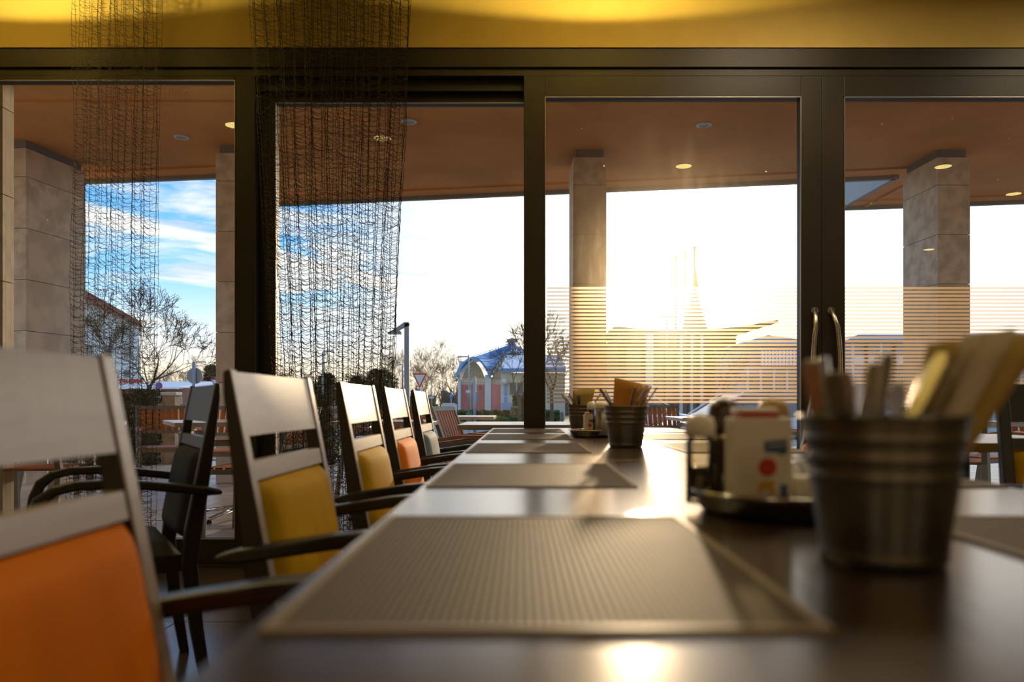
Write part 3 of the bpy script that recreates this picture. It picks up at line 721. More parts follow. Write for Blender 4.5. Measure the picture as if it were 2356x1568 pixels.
def near(b, a, rr): return (b[0] + rr * math.cos(a), b[1] + rr * math.sin(a))
bk = 'in the blurred foreground bucket'
cutlery('knife', 1868, 828, .64, near(B1, 3.14, .036), 0, label='dark knife leaning furthest left ' + bk)
cutlery('knife', 1898, 820, .68, near(B1, 2.5, .026), 0, label='dark knife just right of the leftmost one ' + bk)
cutlery('fork', 1915, 856, .61, near(B1, 3.9, .018), 0, label='bright short fork handle at the left ' + bk, turn=.3)
cutlery('fork', 1942, 854, .66, near(B1, 1.9, .018), 0, label='dark narrow fork handle beside the bright one ' + bk)
cutlery('knife', 2012, 836, .65, near(B1, 3.1, .008), 0, label='dark upright knife near the middle ' + bk, turn=.5)
cutlery('knife', 2044, 812, .62, near(B1, 3.7, .030), 0, label='bright pale knife leaning right in the middle ' + bk, turn=.15)
cutlery('spoon', 2068, 880, .68, near(B1, 1.2, .02), 0, label='dark spoon handle behind the bright pale knife ' + bk)
cutlery('fork', 2140, 845, .66, near(B1, 3.4, .03), 0, label='dark fork handle standing among the napkins ' + bk)
cutlery('knife', 2175, 812, .64, near(B1, 3.1, .03), 0, label='dark knife handle leaning right between the napkins ' + bk, turn=.4)
bk = 'in the middle bucket'
cutlery('knife', 1380, 893, 2.30, near(B2, .2, .035), 0, label='gold-lit knife leaning furthest left ' + bk)
cutlery('fork', 1392, 896, 2.34, near(B2, .6, .03), 0, label='gold-lit fork behind the leftmost knife ' + bk)
cutlery('fork', 1462, 889, 2.30, near(B2, 2.9, .02), 0, label='fork handle against the ochre-lit napkin ' + bk)
cutlery('spoon', 1472, 888, 2.32, near(B2, 3.1, .022), 0, label='spoon handle right of the fork ' + bk)
cutlery('knife', 1483, 886, 2.30, near(B2, 3.3, .02), 0, label='knife handle near the right rim ' + bk)
cutlery('knife', 1498, 887, 2.28, near(B2, 3.5, .025), 0, label='bright yellow-lit knife at the right ' + bk)
cutlery('knife', 1512, 891, 2.30, near(B2, 3.6, .03), 0, label='broad dark knife leaning furthest right ' + bk)
bk = 'in the farthest bucket'
cutlery('knife', 1291, 905, 3.46, near(B3, 0, .035), 0, label='knife leaning furthest left ' + bk)
cutlery('knife', 1298, 905, 3.50, near(B3, .3, .03), 0, label='second knife from the left ' + bk)
cutlery('fork', 1309, 904, 3.45, near(B3, .2, .02), 0, label='fork in the centre left ' + bk)
cutlery('fork', 1322, 903, 3.50, near(B3, .2, .01), 0, label='fork beside the pale napkin ' + bk)
cutlery('spoon', 1331, 908, 3.44, near(B3, 2, .01), 0, label='spoon handle before the pale napkin ' + bk)
cutlery('knife', 1382, 905, 3.50, near(B3, 3.1, .03), 0, label='knife leaning furthest right ' + bk)
def napkin(corners, m, label, th=.002, curl=.006, folds=True):
    """a folded paper sheet through four points: bottom-left, bottom-right, top-right, top-left"""
    c_ = [Vector(p) for p in corners]; org = c_[0].copy()
    c_ = [p - org for p in c_]
    n = (c_[1] - c_[0]).cross(c_[3] - c_[0]).normalized()
    def fn(u, v, o=0):
        a = c_[0].lerp(c_[1], u); b = c_[3].lerp(c_[2], u)
        return a.lerp(b, v) + n * (curl * math.sin(PI * u) * (.4 + v) + o)
    mb = MB(); mb.grid(lambda u, v: fn(u, v), 10, 6)
    mb2 = MB().grid(lambda u, v: fn(u, v, th * 1.8) + Vector((0, 0, -.003)) * v, 10, 6)
    r = mb.build('napkin', m, None, smooth=True, loc=org, solid=th * .6)
    tag(r, label, 'napkin', 'paper napkins in the buckets')
    mb2.build('folded_layer', m, r, smooth=True, solid=th * .6)
    return r
b = Vector((B2[0], B2[1], ZT))
napkin([P(1406, 990, 2.34), P(1466, 990, 2.34), P(1496, 887, 2.37), P(1414, 868, 2.34)], M['napkin_backlit'], 'large ochre-lit square napkin rising out of the middle bucket')
napkin([P(1316, 975, 3.50), P(1350, 975, 3.50), P(1369, 892, 3.52), P(1318, 897, 3.50)], M['napkin_o'], 'olive-gold napkin rising out of the farthest bucket')
d = .66
napkin([P(2040, 1180, d + .02), P(2110, 1180, d + .02), P(2205, 782, d + .03), P(2135, 792, d + .03)], M['napkin_o'], 'leftmost tan napkin leaning right in the foreground bucket')
napkin([P(2050, 1170, d), P(2120, 1170, d), P(2290, 762, d + .02), P(2215, 772, d + .02)], M['napkin'], 'ivory napkin in the middle of the napkin fan, foreground bucket', curl=.004)
napkin([P(2060, 1160, d - .02), P(2110, 1160, d - .02), P(2335, 752, d - .01), P(2262, 768, d - .01)], M['napkin'], 'brightest ivory napkin with a sharp edge, foreground bucket', curl=.003)
napkin([P(2085, 1165, d + .01), P(2140, 1165, d + .01), P(2400, 775, d + .02), P(2325, 765, d + .01)], M['napkin_o'], 'rightmost ochre napkin reaching the photo edge, foreground bucket')

# ================================================================== CONDIMENT TRAYS
def tray(label, x, y, r_=.112):
    r = thing('condiment_tray', label, 'tray', (x, y, ZT), 0, 'round condiment trays')
    MB().lathe([(r_ * .86, 0), (r_ * .9, .004), (r_ * .97, .016), (r_, .026), (r_ * 1.02, .027), (r_ * 1.005, .023), (r_ * .96, .014), (r_ * .88, .009), (0, .009)], 56, cap1=False).build('tray_dish', M['zinc'], r, smooth=True)
    MB().tube([(r_ * 1.01 * math.cos(2 * PI * k / 48), r_ * 1.01 * math.sin(2 * PI * k / 48), .027) for k in range(49)], .0022, 8, cap=False).build('rolled_rim', M['chrome'], r, smooth=True)
    return r
T1 = (.318, .955); T2 = (.272, 3.02)
tray('round metal tray in the foreground holding condiments behind the near bucket', *T1)
tray('small round dark tray of condiments near the window post', *T2, .095)
Z1 = ZT + .0095
def grinder(x, y, wood, label, rot=0):
    r = thing('pepper_mill', label, 'pepper mill', (x, y, Z1), 0, 'round-headed wooden mills on the near tray'); r.scale = (.80, .80, .915)
    MB().lathe([(.026, 0), (.0275, .004), (.0275, .012), (.023, .022), (.020, .045), (.021, .06), (.0235, .078), (.0235, .086)], 40).build('mill_body', M[wood], r, smooth=True)
    MB().lathe([(.0215, .086), (.0215, .090)], 32).build('collar', M['chrome'], r)
    MB().lathe([(.021, .090), (.0250, .096), (.0262, .106), (.0262, .117), (.0245, .128), (.0195, .1355), (.011, .139), (.0, .140)], 40, cap1=False).build('mill_head', M[wood], r, smooth=True)
    MB().lathe([(.004, .139), (.004, .1405), (.0, .1415)], 16, cap1=False).build('knob', M['chrome'], r, smooth=True)
grinder(.257, 1.005, 'darkwood', 'dark brown round-headed mill on the near tray')
grinder(.322, 1.012, 'lightwood', 'pale honey round-headed mill on the near tray, behind the white carton')
def carton(x, y, rz, label, s=1.0, z=Z1, w=.066):
    r = thing('salt_carton', label, 'carton', (x, y, z), rz, 'white cartons with red lids on the trays'); r.scale = (s, s, s)
    box('carton_body', M['card'], (-w / 2, w / 2, -.02, .02, 0, .118), r, bevel=.003)
    box('red_lid', M['red'], (-w / 2 + .008, w / 2 - .016, -.0185, .0185, .118, .124), r, bevel=.0015)
    box('lid_tab', M['white'], (-w / 2 + .006, w / 2 - .018, -.016, .016, .124, .130), r, bevel=.002)
    f = -.0206
    MB().prism([(.0, .088), (.030, .091), (.031, .073), (.022, .070), (.018, .073), (.001, .074)], f, f + .0012).build('blue_label', M['blueprint'], r)
    MB().prism([(.004, .0825), (.027, .0850), (.027, .0838), (.004, .0813)], f - .0006, f).build('label_line', M['card'], r)
    MB().prism([(-.004 + .0118 * math.cos(k * PI / 12) + .009, .0555 + .0118 * math.sin(k * PI / 12)) for k in range(24)], f, f + .0012).build('red_dot', M['redprint'], r)
    MB().prism([(-.008, .022), (-.006, .036), (.004, .039), (.016, .038), (.012, .031), (.016, .024), (.010, .022), (.003, .029)], f, f + .0012).build('amber_print', M['yellowprint'], r)
    box('dark_bar_print', M['blueprint'], (.021, .031, f, f + .0012, .004, .034), r)
    return r
carton(.2705, .905, math.radians(3), 'white carton with red lid, navy label and red dot on the near tray', .9, w=.076)
carton(.243, 2.97, math.radians(8), 'tiny white carton with red lid on the far tray', .66, w=.05)
def shaker(x, y, label, rr=.0165, h=.10, z=Z1):
    r = thing('glass_shaker', label, 'shaker', (x, y, z), 0)
    MB().lathe([(rr, 0), (rr * 1.03, .003), (rr, .01), (rr, h * .86), (rr * .86, h * .92), (rr * .84, h), (rr * .78, h), (rr * .92, h * .84), (rr * .92, .006)], 32, cap1=True).build('glass_body', M['jarglass'], r, smooth=True)
    MB().lathe([(rr * .88, .007), (rr * .88, h * .52)], 24).build('contents', M['darkwood'], r, smooth=True)
    MB().lathe([(rr * .98, h * .95), (rr * 1.05, h * .96), (rr * 1.05, h * 1.12), (rr * .9, h * 1.22), (rr * .4, h * 1.26), (0, h * 1.27)], 32, cap1=False).build('lid', M['white'], r, smooth=True)
    return r
shaker(.217, .965, 'glass shaker with a pale lid at the left of the near tray', .0175, .086)
r = shaker(.262, 3.04, 'clear glass shaker with domed lid on the far tray', .017, .10)
# curved chrome handle piece in front of the mills
def caddy_handle(x, y, label):
    r = thing('caddy_handle', label, 'handle', (x, y, Z1), 0)
    MB().tube([(.012 - .022 * math.sin(PI * k / 14), 0, .004 + .058 * k / 14) for k in range(15)], .0035, 10).build('wire_loop', M['chrome'], r, smooth=True)
    MB().lathe([(.010, 0), (.009, .004), (.005, .008), (0, .009)], 20, cap1=False).build('foot', M['chrome'], r, smooth=True)
caddy_handle(.249, .925, 'curved bright metal clip standing between shaker and carton')
# glass mug with handle to the right of the mills, small sugar paper
r = thing('glass_mug', 'small glass mug with looped handle and spoon beside the near bucket', 'mug', (.307, .962, Z1)); r.scale = (.78, .78, .95)
MB().lathe([(.024, 0), (.027, .003), (.027, .07), (.0255, .07), (.0255, .006)], 36, cap1=True).build('mug_body', M['jarglass'], r, smooth=True)
MB().lathe([(.0248, .007), (.0248, .040)], 28).build('sugar', M['white'], r, smooth=True)
MB().tube([(.026 + .018 * math.sin(PI * k / 12), -.004, .062 - .048 * k / 12) for k in range(13)], .003, 10).build('handle', M['jarglass'], r, smooth=True)
box('sugar_box', M['card'], (.309, .345, .895, .925, Z1, Z1 + .038), bevel=.003)
tag(bpy.data.objects['sugar_box'], 'low ivory sachet box at the right of the near tray', 'box')
# steel sugar jar on the far tray
r = thing('steel_jar', 'brushed steel jar with a pale lid standing on the far tray', 'jar', (.300, 2.955, Z1))
MB().lathe([(.032, 0), (.034, .003), (.034, .098), (.031, .102)], 40).build('jar_body', M['steel'], r, smooth=True)
MB().lathe([(.035, .100), (.036, .103), (.036, .115), (.033, .119), (0, .120)], 40, cap1=False).build('lid', M['white'], r, smooth=True)
for k, (px, py) in enumerate(((1373, 903), (1378, 899), (1384, 906))):
    pass

# ================================================================== NET CURTAINS
def curtain(name, label, x0t, x1t, x0b, x1b, y, ztop, zbot, layers, strands, seed, row=.027, rt=.0014):
    rnd = random.Random(seed); mb = MB()
    V_, F_ = mb.v, mb.f
    def seg(pts, r):
        o = len(V_)
        for (x, yy, z) in pts:
            V_.append((x - r, yy, z - r * .5)); V_.append((x + r, yy - r, z - r * .5)); V_.append((x, yy + r, z + r))
        for i in range(len(pts) - 1):
            a = o + i * 3
            F_.append((a, a + 1, a + 4, a + 3)); F_.append((a + 1, a + 2, a + 5, a + 4)); F_.append((a + 2, a, a + 3, a + 5))
    H = ztop - zbot; nr = int(H / row)
    for l in range(layers):
        yl = y + (l - layers / 2) * .018
        us = sorted([min(1, max(0, (k + .5 + rnd.uniform(-.45, .45)) / strands)) for k in range(strands)]); us[0] = rnd.uniform(0, .03); us[-1] = rnd.uniform(.96, 1)
        ph = [rnd.uniform(0, 6.28) for _ in us]; ph2 = [rnd.uniform(0, 6.28) for _ in us]
        am = [rnd.uniform(.002, .010) for _ in us]
        zz = rnd.uniform(-row, row)
        def X(k, z):
            t_ = (ztop - z) / H; a = x0t + (x0b - x0t) * t_; b = x1t + (x1b - x1t) * t_
            return a + (b - a) * us[k] + am[k] * math.sin(z * 5 + ph[k]) + .0015 * math.sin(z * 23 + ph2[k])
        for k in range(len(us)):
            n = nr * 1; pts = []
            for i in range(n + 1):
                z = ztop - i * H / n
                pts.append((X(k, z) + (.0012 if i % 2 else -.0012), yl + .006 * math.sin(z * 3 + ph[k]), z))
            seg(pts, rt)
        for k in range(len(us) - 1):
            j0 = rnd.uniform(-.01, .01)
            for i in range(nr):
                if rnd.random() < .07: continue
                z = ztop - i * H / nr + j0 + rnd.uniform(-.003, .003)
                if z < zbot: continue
                xa, xb = X(k, z), X(k + 1, z); w = xb - xa
                dz_ = rnd.uniform(-.02, .02) + .006 * math.sin(i * .7 + ph[k]); sag = rnd.uniform(.002, .013) * min(1.5, max(.4, w / .035))
                pts = []
                for q in range(5):
                    u = q / 4; pts.append((xa + w * u, yl + .006 * math.sin(z * 3 + ph[k]) - .006 * math.sin(PI * u), z + dz_ * u - sag * 4 * u * (1 - u) + (.003 * math.sin(6.28 * u + ph2[k]))))
                seg(pts, rt * 1.0)
    o = mb.build(name, M['thread'])
    tag(o, label, 'curtain', 'knotted string curtains', 'stuff')
    return o
YC = 4.06; sc_ = YC / F
curtain('string_curtain', 'narrow dark knotted net curtain hanging before the left window', (176 - CX) * sc_, (372 - CX) * sc_, (160 - CX) * sc_, (356 - CX) * sc_, YC, ZC, .12, 3, 11, 3)
curtain('string_curtain', 'wide dark knotted net curtain hanging left of centre behind the chairs', (572 - CX) * sc_, (955 - CX) * sc_, (650 - CX) * sc_, (890 - CX) * sc_, YC, ZC, .12, 4, 17, 11, rt=.0015)

# ================================================================== TERRACE FURNITURE
def terrace_chair(label, group='slatted terrace chairs'):
    """faces +x; back plane near x=0"""
    r = thing('slatted_chair', label, 'chair', group=group)
    def bx_(z): return -.14 * (z - .45) / .4
    A = M['alu']
    for s in (-1, 1):
        y0, y1 = sorted((s * .27, s * .235))
        MB().prism([(bx_(.85), .85), (bx_(.85) - .022, .85), (bx_(.45) - .03, .45), (-.11, 0), (-.07, 0), (bx_(.45) + .012, .45)], y0, y1).build('rear_leg', A, r, bevel=.003)
        MB().prism([(.44, 0), (.48, 0), (.455, .62), (.415, .62)], y0, y1).build('leg', A, r, bevel=.003)
        MB().prism([(-.06, .600), (.18, .632), (.36, .628), (.455, .610), (.455, .585), (.36, .602), (.18, .606), (-.06, .575)], y0, y1).build('arm_rail', A, r)
        MB().prism([(-.02, .608), (.18, .634), (.36, .630), (.46, .612), (.46, .622), (.36, .642), (.18, .646), (-.02, .618)], y0 - .008, y1 + .008).build('arm_cap', M['slat'], r)
        MB().prism([(-.01, .42), (.45, .42), (.45, .45), (-.01, .45)], y0, y1).build('seat_rail', A, r)
    for z0, z1 in ((.815, .85), (.575, .605)):
        MB().prism([(bx_(z0), z0), (bx_(z1), z1), (bx_(z1) - .02, z1), (bx_(z0) - .02, z0)], -.235, .235).build('back_rail', A, r)
    me = MB().prism([(bx_(.60) - .004, .60), (bx_(.82) - .004, .82), (bx_(.82) - .016, .82), (bx_(.60) - .016, .60)], -.0215, .0215).mesh('back_slat', M['slat'])
    for k in range(8):
        o = bpy.data.objects.new('back_slat', me); COL.objects.link(o); o.parent = r; o.location = (0, -.206 + k * .0588, 0)
    me = MB().box(0, .05, -.235, .235, .447, .462).mesh('seat_slat', M['slat'])
    for k in range(7):
        o = bpy.data.objects.new('seat_slat', me); COL.objects.link(o); o.parent = r; o.location = (.01 + k * .063, 0, 0)
    for x in (.40,):
        box('front_rail', A, (x, x + .03, -.235, .235, .415, .447), r)
    return reg(r)
tchair = terrace_chair('slatted teak terrace chair seen face on behind the white table in the left window')
tchair_first = [True]
def tc_place(x, y, deg, label):
    o = tchair if tchair_first[0] else copy_tree(tchair); tchair_first[0] = False
    place(o, x, y, math.radians(deg), label)
def terrace_table(x, y, rz, label, s=.4):
    r = thing('terrace_table', label, 'table', (x, y, 0), math.radians(rz), 'white topped terrace tables')
    box('tabletop', M['ttop'], (-s, s, -s, s, .71, .742), r, bevel=.004)
    MB().lathe([(.03, .05), (.03, .71)], 20).build('pedestal', M['steel'], r, smooth=True)
    for k in range(4):
        a = PI / 4 + k * PI / 2
        MB().tube([(.02 * math.cos(a), .02 * math.sin(a), .075), (.2 * math.cos(a), .2 * math.sin(a), .055), (.36 * math.cos(a), .36 * math.sin(a), .03)], [.02, .017, .014], 8).build('foot', M['chrome'], r, smooth=True)
        MB().lathe([(.018, 0), (.018, .018)], 12, (.35 * math.cos(a), .35 * math.sin(a), 0)).build('glide', M['tyre'], r)
    return r
# left window group
tc_place(-2.70, 7.15, -88, 'slatted teak chair facing the room behind the white terrace table, left window')
tc_place(-3.52, 7.7, -62, 'slatted teak chair turned sideways at the left end of the white terrace table')
tc_place(-1.60, 5.25, 176, 'slatted teak chair nearest the left window with its front legs in full view')
terrace_table(-2.20, 6.04, 29, 'white terrace table seen through the left window beside the column', .5)
tc_place(-3.95, 6.1, 20, 'slatted chair half hidden behind the narrow curtain')
terrace_table(-3.35, 5.55, 10, 'terrace table low behind the nearest armchair', .38)
tc_place(-3.2, 4.95, 95, 'slatted chair seen only by its legs under the nearest armchair')
# behind the wide curtain
tc_place(-1.60, 7.6, -20, 'slatted teak chair leaning left behind the wide curtain')
tc_place(-1.1, 6.8, -100, 'slatted teak chair seen between second and third armchairs')
terrace_table(-1.05, 6.1, 0, 'terrace table with pale edge behind the wide curtain', .38)
terrace_table(-.7, 8.1, 0, 'farther terrace table between third and fourth armchairs', .4)
tc_place(-1.55, 8.2, 0, 'slatted teak chair glimpsed through the third armchair')
# centre, beside the table end
tc_place(-.60, 5.40, 10, 'slatted teak chair at the left end of the centre terrace table')
tc_place(-.52, 6.35, -14, 'second slatted teak chair behind the left end of the centre terrace table')
terrace_table(.0, 5.30, 0, 'white terrace table left of the dark door post, centre', .42)
# right of the centre post
tc_place(1.62, 9.4, -88, 'slatted teak chair right of the middle bucket, before the parked white car')
terrace_table(1.85, 7.5, 0, 'terrace table edge right of the middle bucket', .42)
tc_place(2.55, 7.3, 160, 'slatted teak chair between the mills and the white-lit armchair')
tc_place(3.0, 5.6, 60, 'slatted teak chair behind the near bucket')
tc_place(3.6, 6.45, -70, 'slatted teak chair above the yellow armchair, left one')
tc_place(4.4, 6.6, -105, 'slatted teak chair above the yellow armchair, right one')
terrace_table(3.9, 5.6, 8, 'white terrace table behind the yellow armchair', .42)

# planter hedges at the terrace edge
def leafy(name, label, cat, x0, x1, y0, y1, z0, z1, m, n, group=None, sz=.03, seed=1):
    rnd = random.Random(seed); mb = MB()
    def top(x, y): return z1 + .03 * math.sin(x * 9) + .02 * math.sin(x * 23 + y * 7)
    mb.box(x0 + .04, x1 - .04, y0 + .04, y1 - .04, z0, z1 - .05)
    for _ in range(n):
        s = rnd.random(); x = rnd.uniform(x0, x1)
        if s < .55: y = y0 + rnd.uniform(-.02, .05); z = rnd.uniform(z0, z1)
        elif s < .9: y = rnd.uniform(y0, y1); z = top(x, y) + rnd.uniform(-.05, .03)
        else: x = rnd.choice((x0, x1)); y = rnd.uniform(y0, y1); z = rnd.uniform(z0, z1)
        a = Vector((rnd.gauss(0, 1), rnd.gauss(0, 1), rnd.gauss(0, 1))).normalized() * sz; b = a.orthogonal().normalized() * sz * .6
        c_ = Vector((x, y, z)); mb.add([c_ - a, c_ + b, c_ + a, c_ - b], [(0, 1, 2, 3)])
    return tag(mb.build(name, m), label, cat, group, 'stuff')
GH = 'clipped hedges at the terrace and car park'
leafy('hedge', 'dark clipped hedge behind the wide curtain at the terrace edge', 'hedge', -3.9, -2.72, 11.0, 11.5, 0, .985, M['darkhedge'], 5000, GH, seed=2)
leafy('hedge', 'dark clipped hedge behind the narrow curtain at the terrace edge', 'hedge', -7.2, -5.20, 11.0, 11.5, 0, 1.0, M['darkhedge'], 5000, GH, seed=3)
r = thing('stone_pillar', 'small weathered stone pillar with pale cap, right of the narrow curtain', 'pillar', (-5.05, 11.2, 0))
box('pillar_shaft', M['terracotta'], (-.09, .09, -.09, .09, 0, .98), r); box('pillar_cap', M['kerb'], (-.11, .11, -.11, .11, .98, 1.03), r, bevel=.008)
leafy('flowerbed', 'low purple and yellow flowerbed beyond the centre terrace table', 'flowerbed', -1.2, .15, 10.6, 11.4, 0, .06, M['flower'], 2500, None, sz=.025, seed=5)

# ================================================================== GROUND BEYOND
GZ = -.35
g = struct(MB().add([(-150, 11.9, GZ), (150, 11.9, GZ), (150, 260, GZ), (-150, 260, GZ)], [(0, 1, 2, 3)]).build('ground', M['grass']))
struct(MB().add([(x, y, GZ + .01) for x, y in ((-60, 22), (60, 30), (60, 37), (-60, 27))], [(0, 1, 2, 3)]).build('road', M['asphalt']))
struct(MB().add([(x, y, GZ + .012) for x, y in ((-1.2, 12.2), (60, 12.2), (60, 30), (3.5, 24), (.6, 20))], [(0, 1, 2, 3)]).build('car_park', M['asphalt']))
struct(MB().add([(x, y, GZ + .01) for x, y in ((-10.5, 12.2), (-7.8, 12.2), (-6.0, 22.8), (-8.5, 22.8))], [(0, 1, 2, 3)]).build('footpath', M['asphalt']))
struct(MB().add([(x, y, GZ + .011) for x, y in ((-60, 50), (4, 50), (4, 55), (-60, 55))], [(0, 1, 2, 3)]).build('far_road', M['asphalt']))
for (a, b) in (((-60, 21.9), (60, 29.9)), ((-60, 27.1), (60, 37.1))):
    d = Vector((b[0] - a[0], b[1] - a[1], 0)); Ln = d.length; d.normalize(); n = Vector((-d.y, d.x, 0))
    struct(MB().box(0, Ln, -.1, .1, GZ, GZ + .1, Matrix(((d.x, n.x, 0, a[0]), (d.y, n.y, 0, a[1]), (0, 0, 1, 0), (0, 0, 0, 1)))).build('kerb', M['kerb']))
leafy('hedge', 'low green hedge in front of the blue-roofed building', 'hedge', -6.0, 2.2, 50, 51.2, GZ, .25, M['hedge'], 4000, GH, sz=.16, seed=7)
leafy('hedge', 'short rounded hedge on the lawn below the pale-roofed wing', 'hedge', -2.0, .4, 38, 39, GZ, .12, M['hedge'], 2500, GH, sz=.09, seed=8)
leafy('hedge', 'distant dark green hedge behind the white board', 'hedge', -13, -6.8, 60, 61.5, GZ, .6, M['hedge'], 3000, GH, sz=.18, seed=9)

# ------------------------------------------------------------------ trees
def tree_mesh(name, seed, height, spread, levels, m, trunk=.02, lean=.15, split=(2, 3), kids=3, tip=.004, bare=.25):
    rnd = random.Random(seed); mb = MB()
    def grow(p, d, ln, r, lv):
        n = 3; pts = [p]; q = p.copy(); dd = d.copy()
        for i in range(n):
            dd = (dd + Vector((rnd.gauss(0, .12), rnd.gauss(0, .12), rnd.gauss(0, .06) + .05))).normalized(); q = q + dd * ln / n; pts.append(q.copy())
        r1 = max(tip, r * .62)
        rs = [r + (r1 - r) * i / n for i in range(n + 1)]
        mb.tube(pts, rs, 5 if lv < 2 else 3, cap=False)
        if lv >= levels: return
        k = rnd.randint(*split) + (1 if lv == 0 else 0)
        for i in range(k):
            ang = rnd.uniform(.3, .75) * spread; az = rnd.uniform(0, 2 * PI)
            o = dd.orthogonal().normalized(); o = Matrix.Rotation(az, 3, dd) @ o
            nd = (dd * math.cos(ang) + o * math.sin(ang)).normalized()
            st = pts[-1] if i < 2 else pts[2]
            grow(st, nd, ln * rnd.uniform(.62, .85), r1 * rnd.uniform(.65, .9), lv + 1)
    grow(Vector((0, 0, 0)), Vector((lean, 0, 1)).normalized(), height * bare, height * trunk, 0)
    zmax = max(v[2] for v in mb.v)
    k = height / zmax; mb.v = [(v[0] * k, v[1] * k, v[2] * k) for v in mb.v]
    return mb.mesh(name, m)
def put_tree(me, px, d, h_px, label, group, name='bare_tree', h0=10.0, rz=None, gz=GZ, wide=1.0):
    o = bpy.data.objects.new(name, me); COL.objects.link(o)
    H = (EYE + (CY - h_px) * d / F) - gz; s = H / h0
    o.location = ((px - CX) * d / F, d, gz); o.scale = (s * wide, s * wide, s); o.rotation_euler = (0, 0, rz if rz is not None else random.uniform(0, 6))
    return tag(o, label, 'tree', group)
t_near = tree_mesh('bare_tree', 21, 10, 1.15, 8, M['bark'], trunk=.015, lean=.35, split=(2, 3), tip=.008, bare=.20)
put_tree(t_near, 268, 17, 655, 'spreading bare tree close behind the narrow curtain, left window', None, rz=-.4, wide=1.05)
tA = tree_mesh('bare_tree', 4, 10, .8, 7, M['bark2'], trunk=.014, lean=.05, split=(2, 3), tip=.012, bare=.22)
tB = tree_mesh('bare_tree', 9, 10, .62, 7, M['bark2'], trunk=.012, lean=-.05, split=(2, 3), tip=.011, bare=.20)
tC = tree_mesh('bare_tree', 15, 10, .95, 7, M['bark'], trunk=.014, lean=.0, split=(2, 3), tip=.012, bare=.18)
GTn = 'bare trees on the horizon'
spec = [(985, 62, 778, tA, 'tall rounded bare tree just right of the blue-grey street lamp'), (1018, 71, 815, tB, 'bare tree left of the P sign, second in the far tree line'),
        (960, 80, 822, tB, 'bare tree close behind the lamp post, right side'), (1050, 85, 812, tC, 'bare tree behind the left corner of the blue-roofed building'),
        (1075, 95, 818, tA, 'faint bare tree above the arched blue roof'), (925, 85, 806, tB, 'bare tree crossing behind the lamp post'), (908, 57, 790, tB, 'sunlit bare tree at the right edge of the wide curtain'),
        (880, 78, 838, tA, 'bare tree behind the fourth armchair top'), (830, 85, 845, tC, 'low bare tree behind the wide curtain, right part'), (700, 80, 842, tA, 'low bare tree behind the wide curtain, centre'),
        (655, 75, 835, tB, 'low bare tree behind the wide curtain, left edge'), (745, 90, 850, tB, 'bare tree behind the wide curtain beside the thin street lamp'),
        (475, 63, 812, tA, 'dense round bare tree beside the stone column, left window'), (430, 85, 838, tB, 'thin bare tree left of the round sign back'), (395, 80, 832, tC, 'bare tree above the bright sheet roof'),
        (372, 90, 842, tB, 'faint bare tree behind the no-parking sign'), (455, 95, 845, tC, 'faint bare tree behind the round sign back'),
        (1195, 33, 735, tC, 'bare tree half hidden by the central door post'), (1270, 46, 715, tC, 'bare tree behind the stripes, right of the central door post'),
        (1300, 78, 760, tA, 'bare tree behind the stripes left of the central column'), (1640, 26, 790, tC, 'sunlit bare young tree before the spired building'), (1180, 80, 800, tB, 'distant bare tree behind the blue roof peak'),
        (2060, 31, 800, tA, 'bare tree behind the stripes left of the right column')]
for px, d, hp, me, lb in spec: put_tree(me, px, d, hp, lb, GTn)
# thicket of twigs along the horizon
def thicket(x0, x1, y, z1, n, seed, label, m):
    rnd = random.Random(seed); mb = MB()
    def top(x): return z1 * (.75 + .18 * math.sin(x * .45 + seed) + .10 * math.sin(x * 1.3) + .06 * math.sin(x * 3.1))
    k = 70; mb.grid(lambda u, v: (x0 + (x1 - x0) * u, y + 2 + 1.5 * v, GZ + (top(x0 + (x1 - x0) * u) * .72) * v), k, 3)
    for _ in range(n):
        x = rnd.uniform(x0, x1); yy = y + rnd.uniform(0, 2); h = top(x) * rnd.uniform(.6, 1.15)
        b = Vector((x, yy, GZ)); e = Vector((x + rnd.gauss(0, .5), yy, GZ + h)); mb.tube([b, b.lerp(e, .6) + Vector((rnd.gauss(0, .12), 0, 0)), e], [.05, .035, .012], 3, cap=False)
        for q in range(5):
            a = b.lerp(e, rnd.uniform(.4, .95)); mb.tube([a, a + Vector((rnd.gauss(0, .4), rnd.gauss(0, .2), rnd.uniform(.2, .7)))], [.022, .008], 3, cap=False)
    return tag(mb.build('thicket', m), label, 'thicket', None, 'stuff')
thicket(-42, -8, 68, 3.4, 900, 1, 'brown leafless thicket along the horizon left of the blue-roofed building', M['thicket'])
thicket(-8, 5, 72, 3.2, 300, 5, 'brown thicket directly behind the blue-roofed building', M['thicket'])
thicket(-21, -15, 60, 2.0, 350, 3, 'nearer sunlit twiggy scrub behind the wide curtain', M['bark2'])
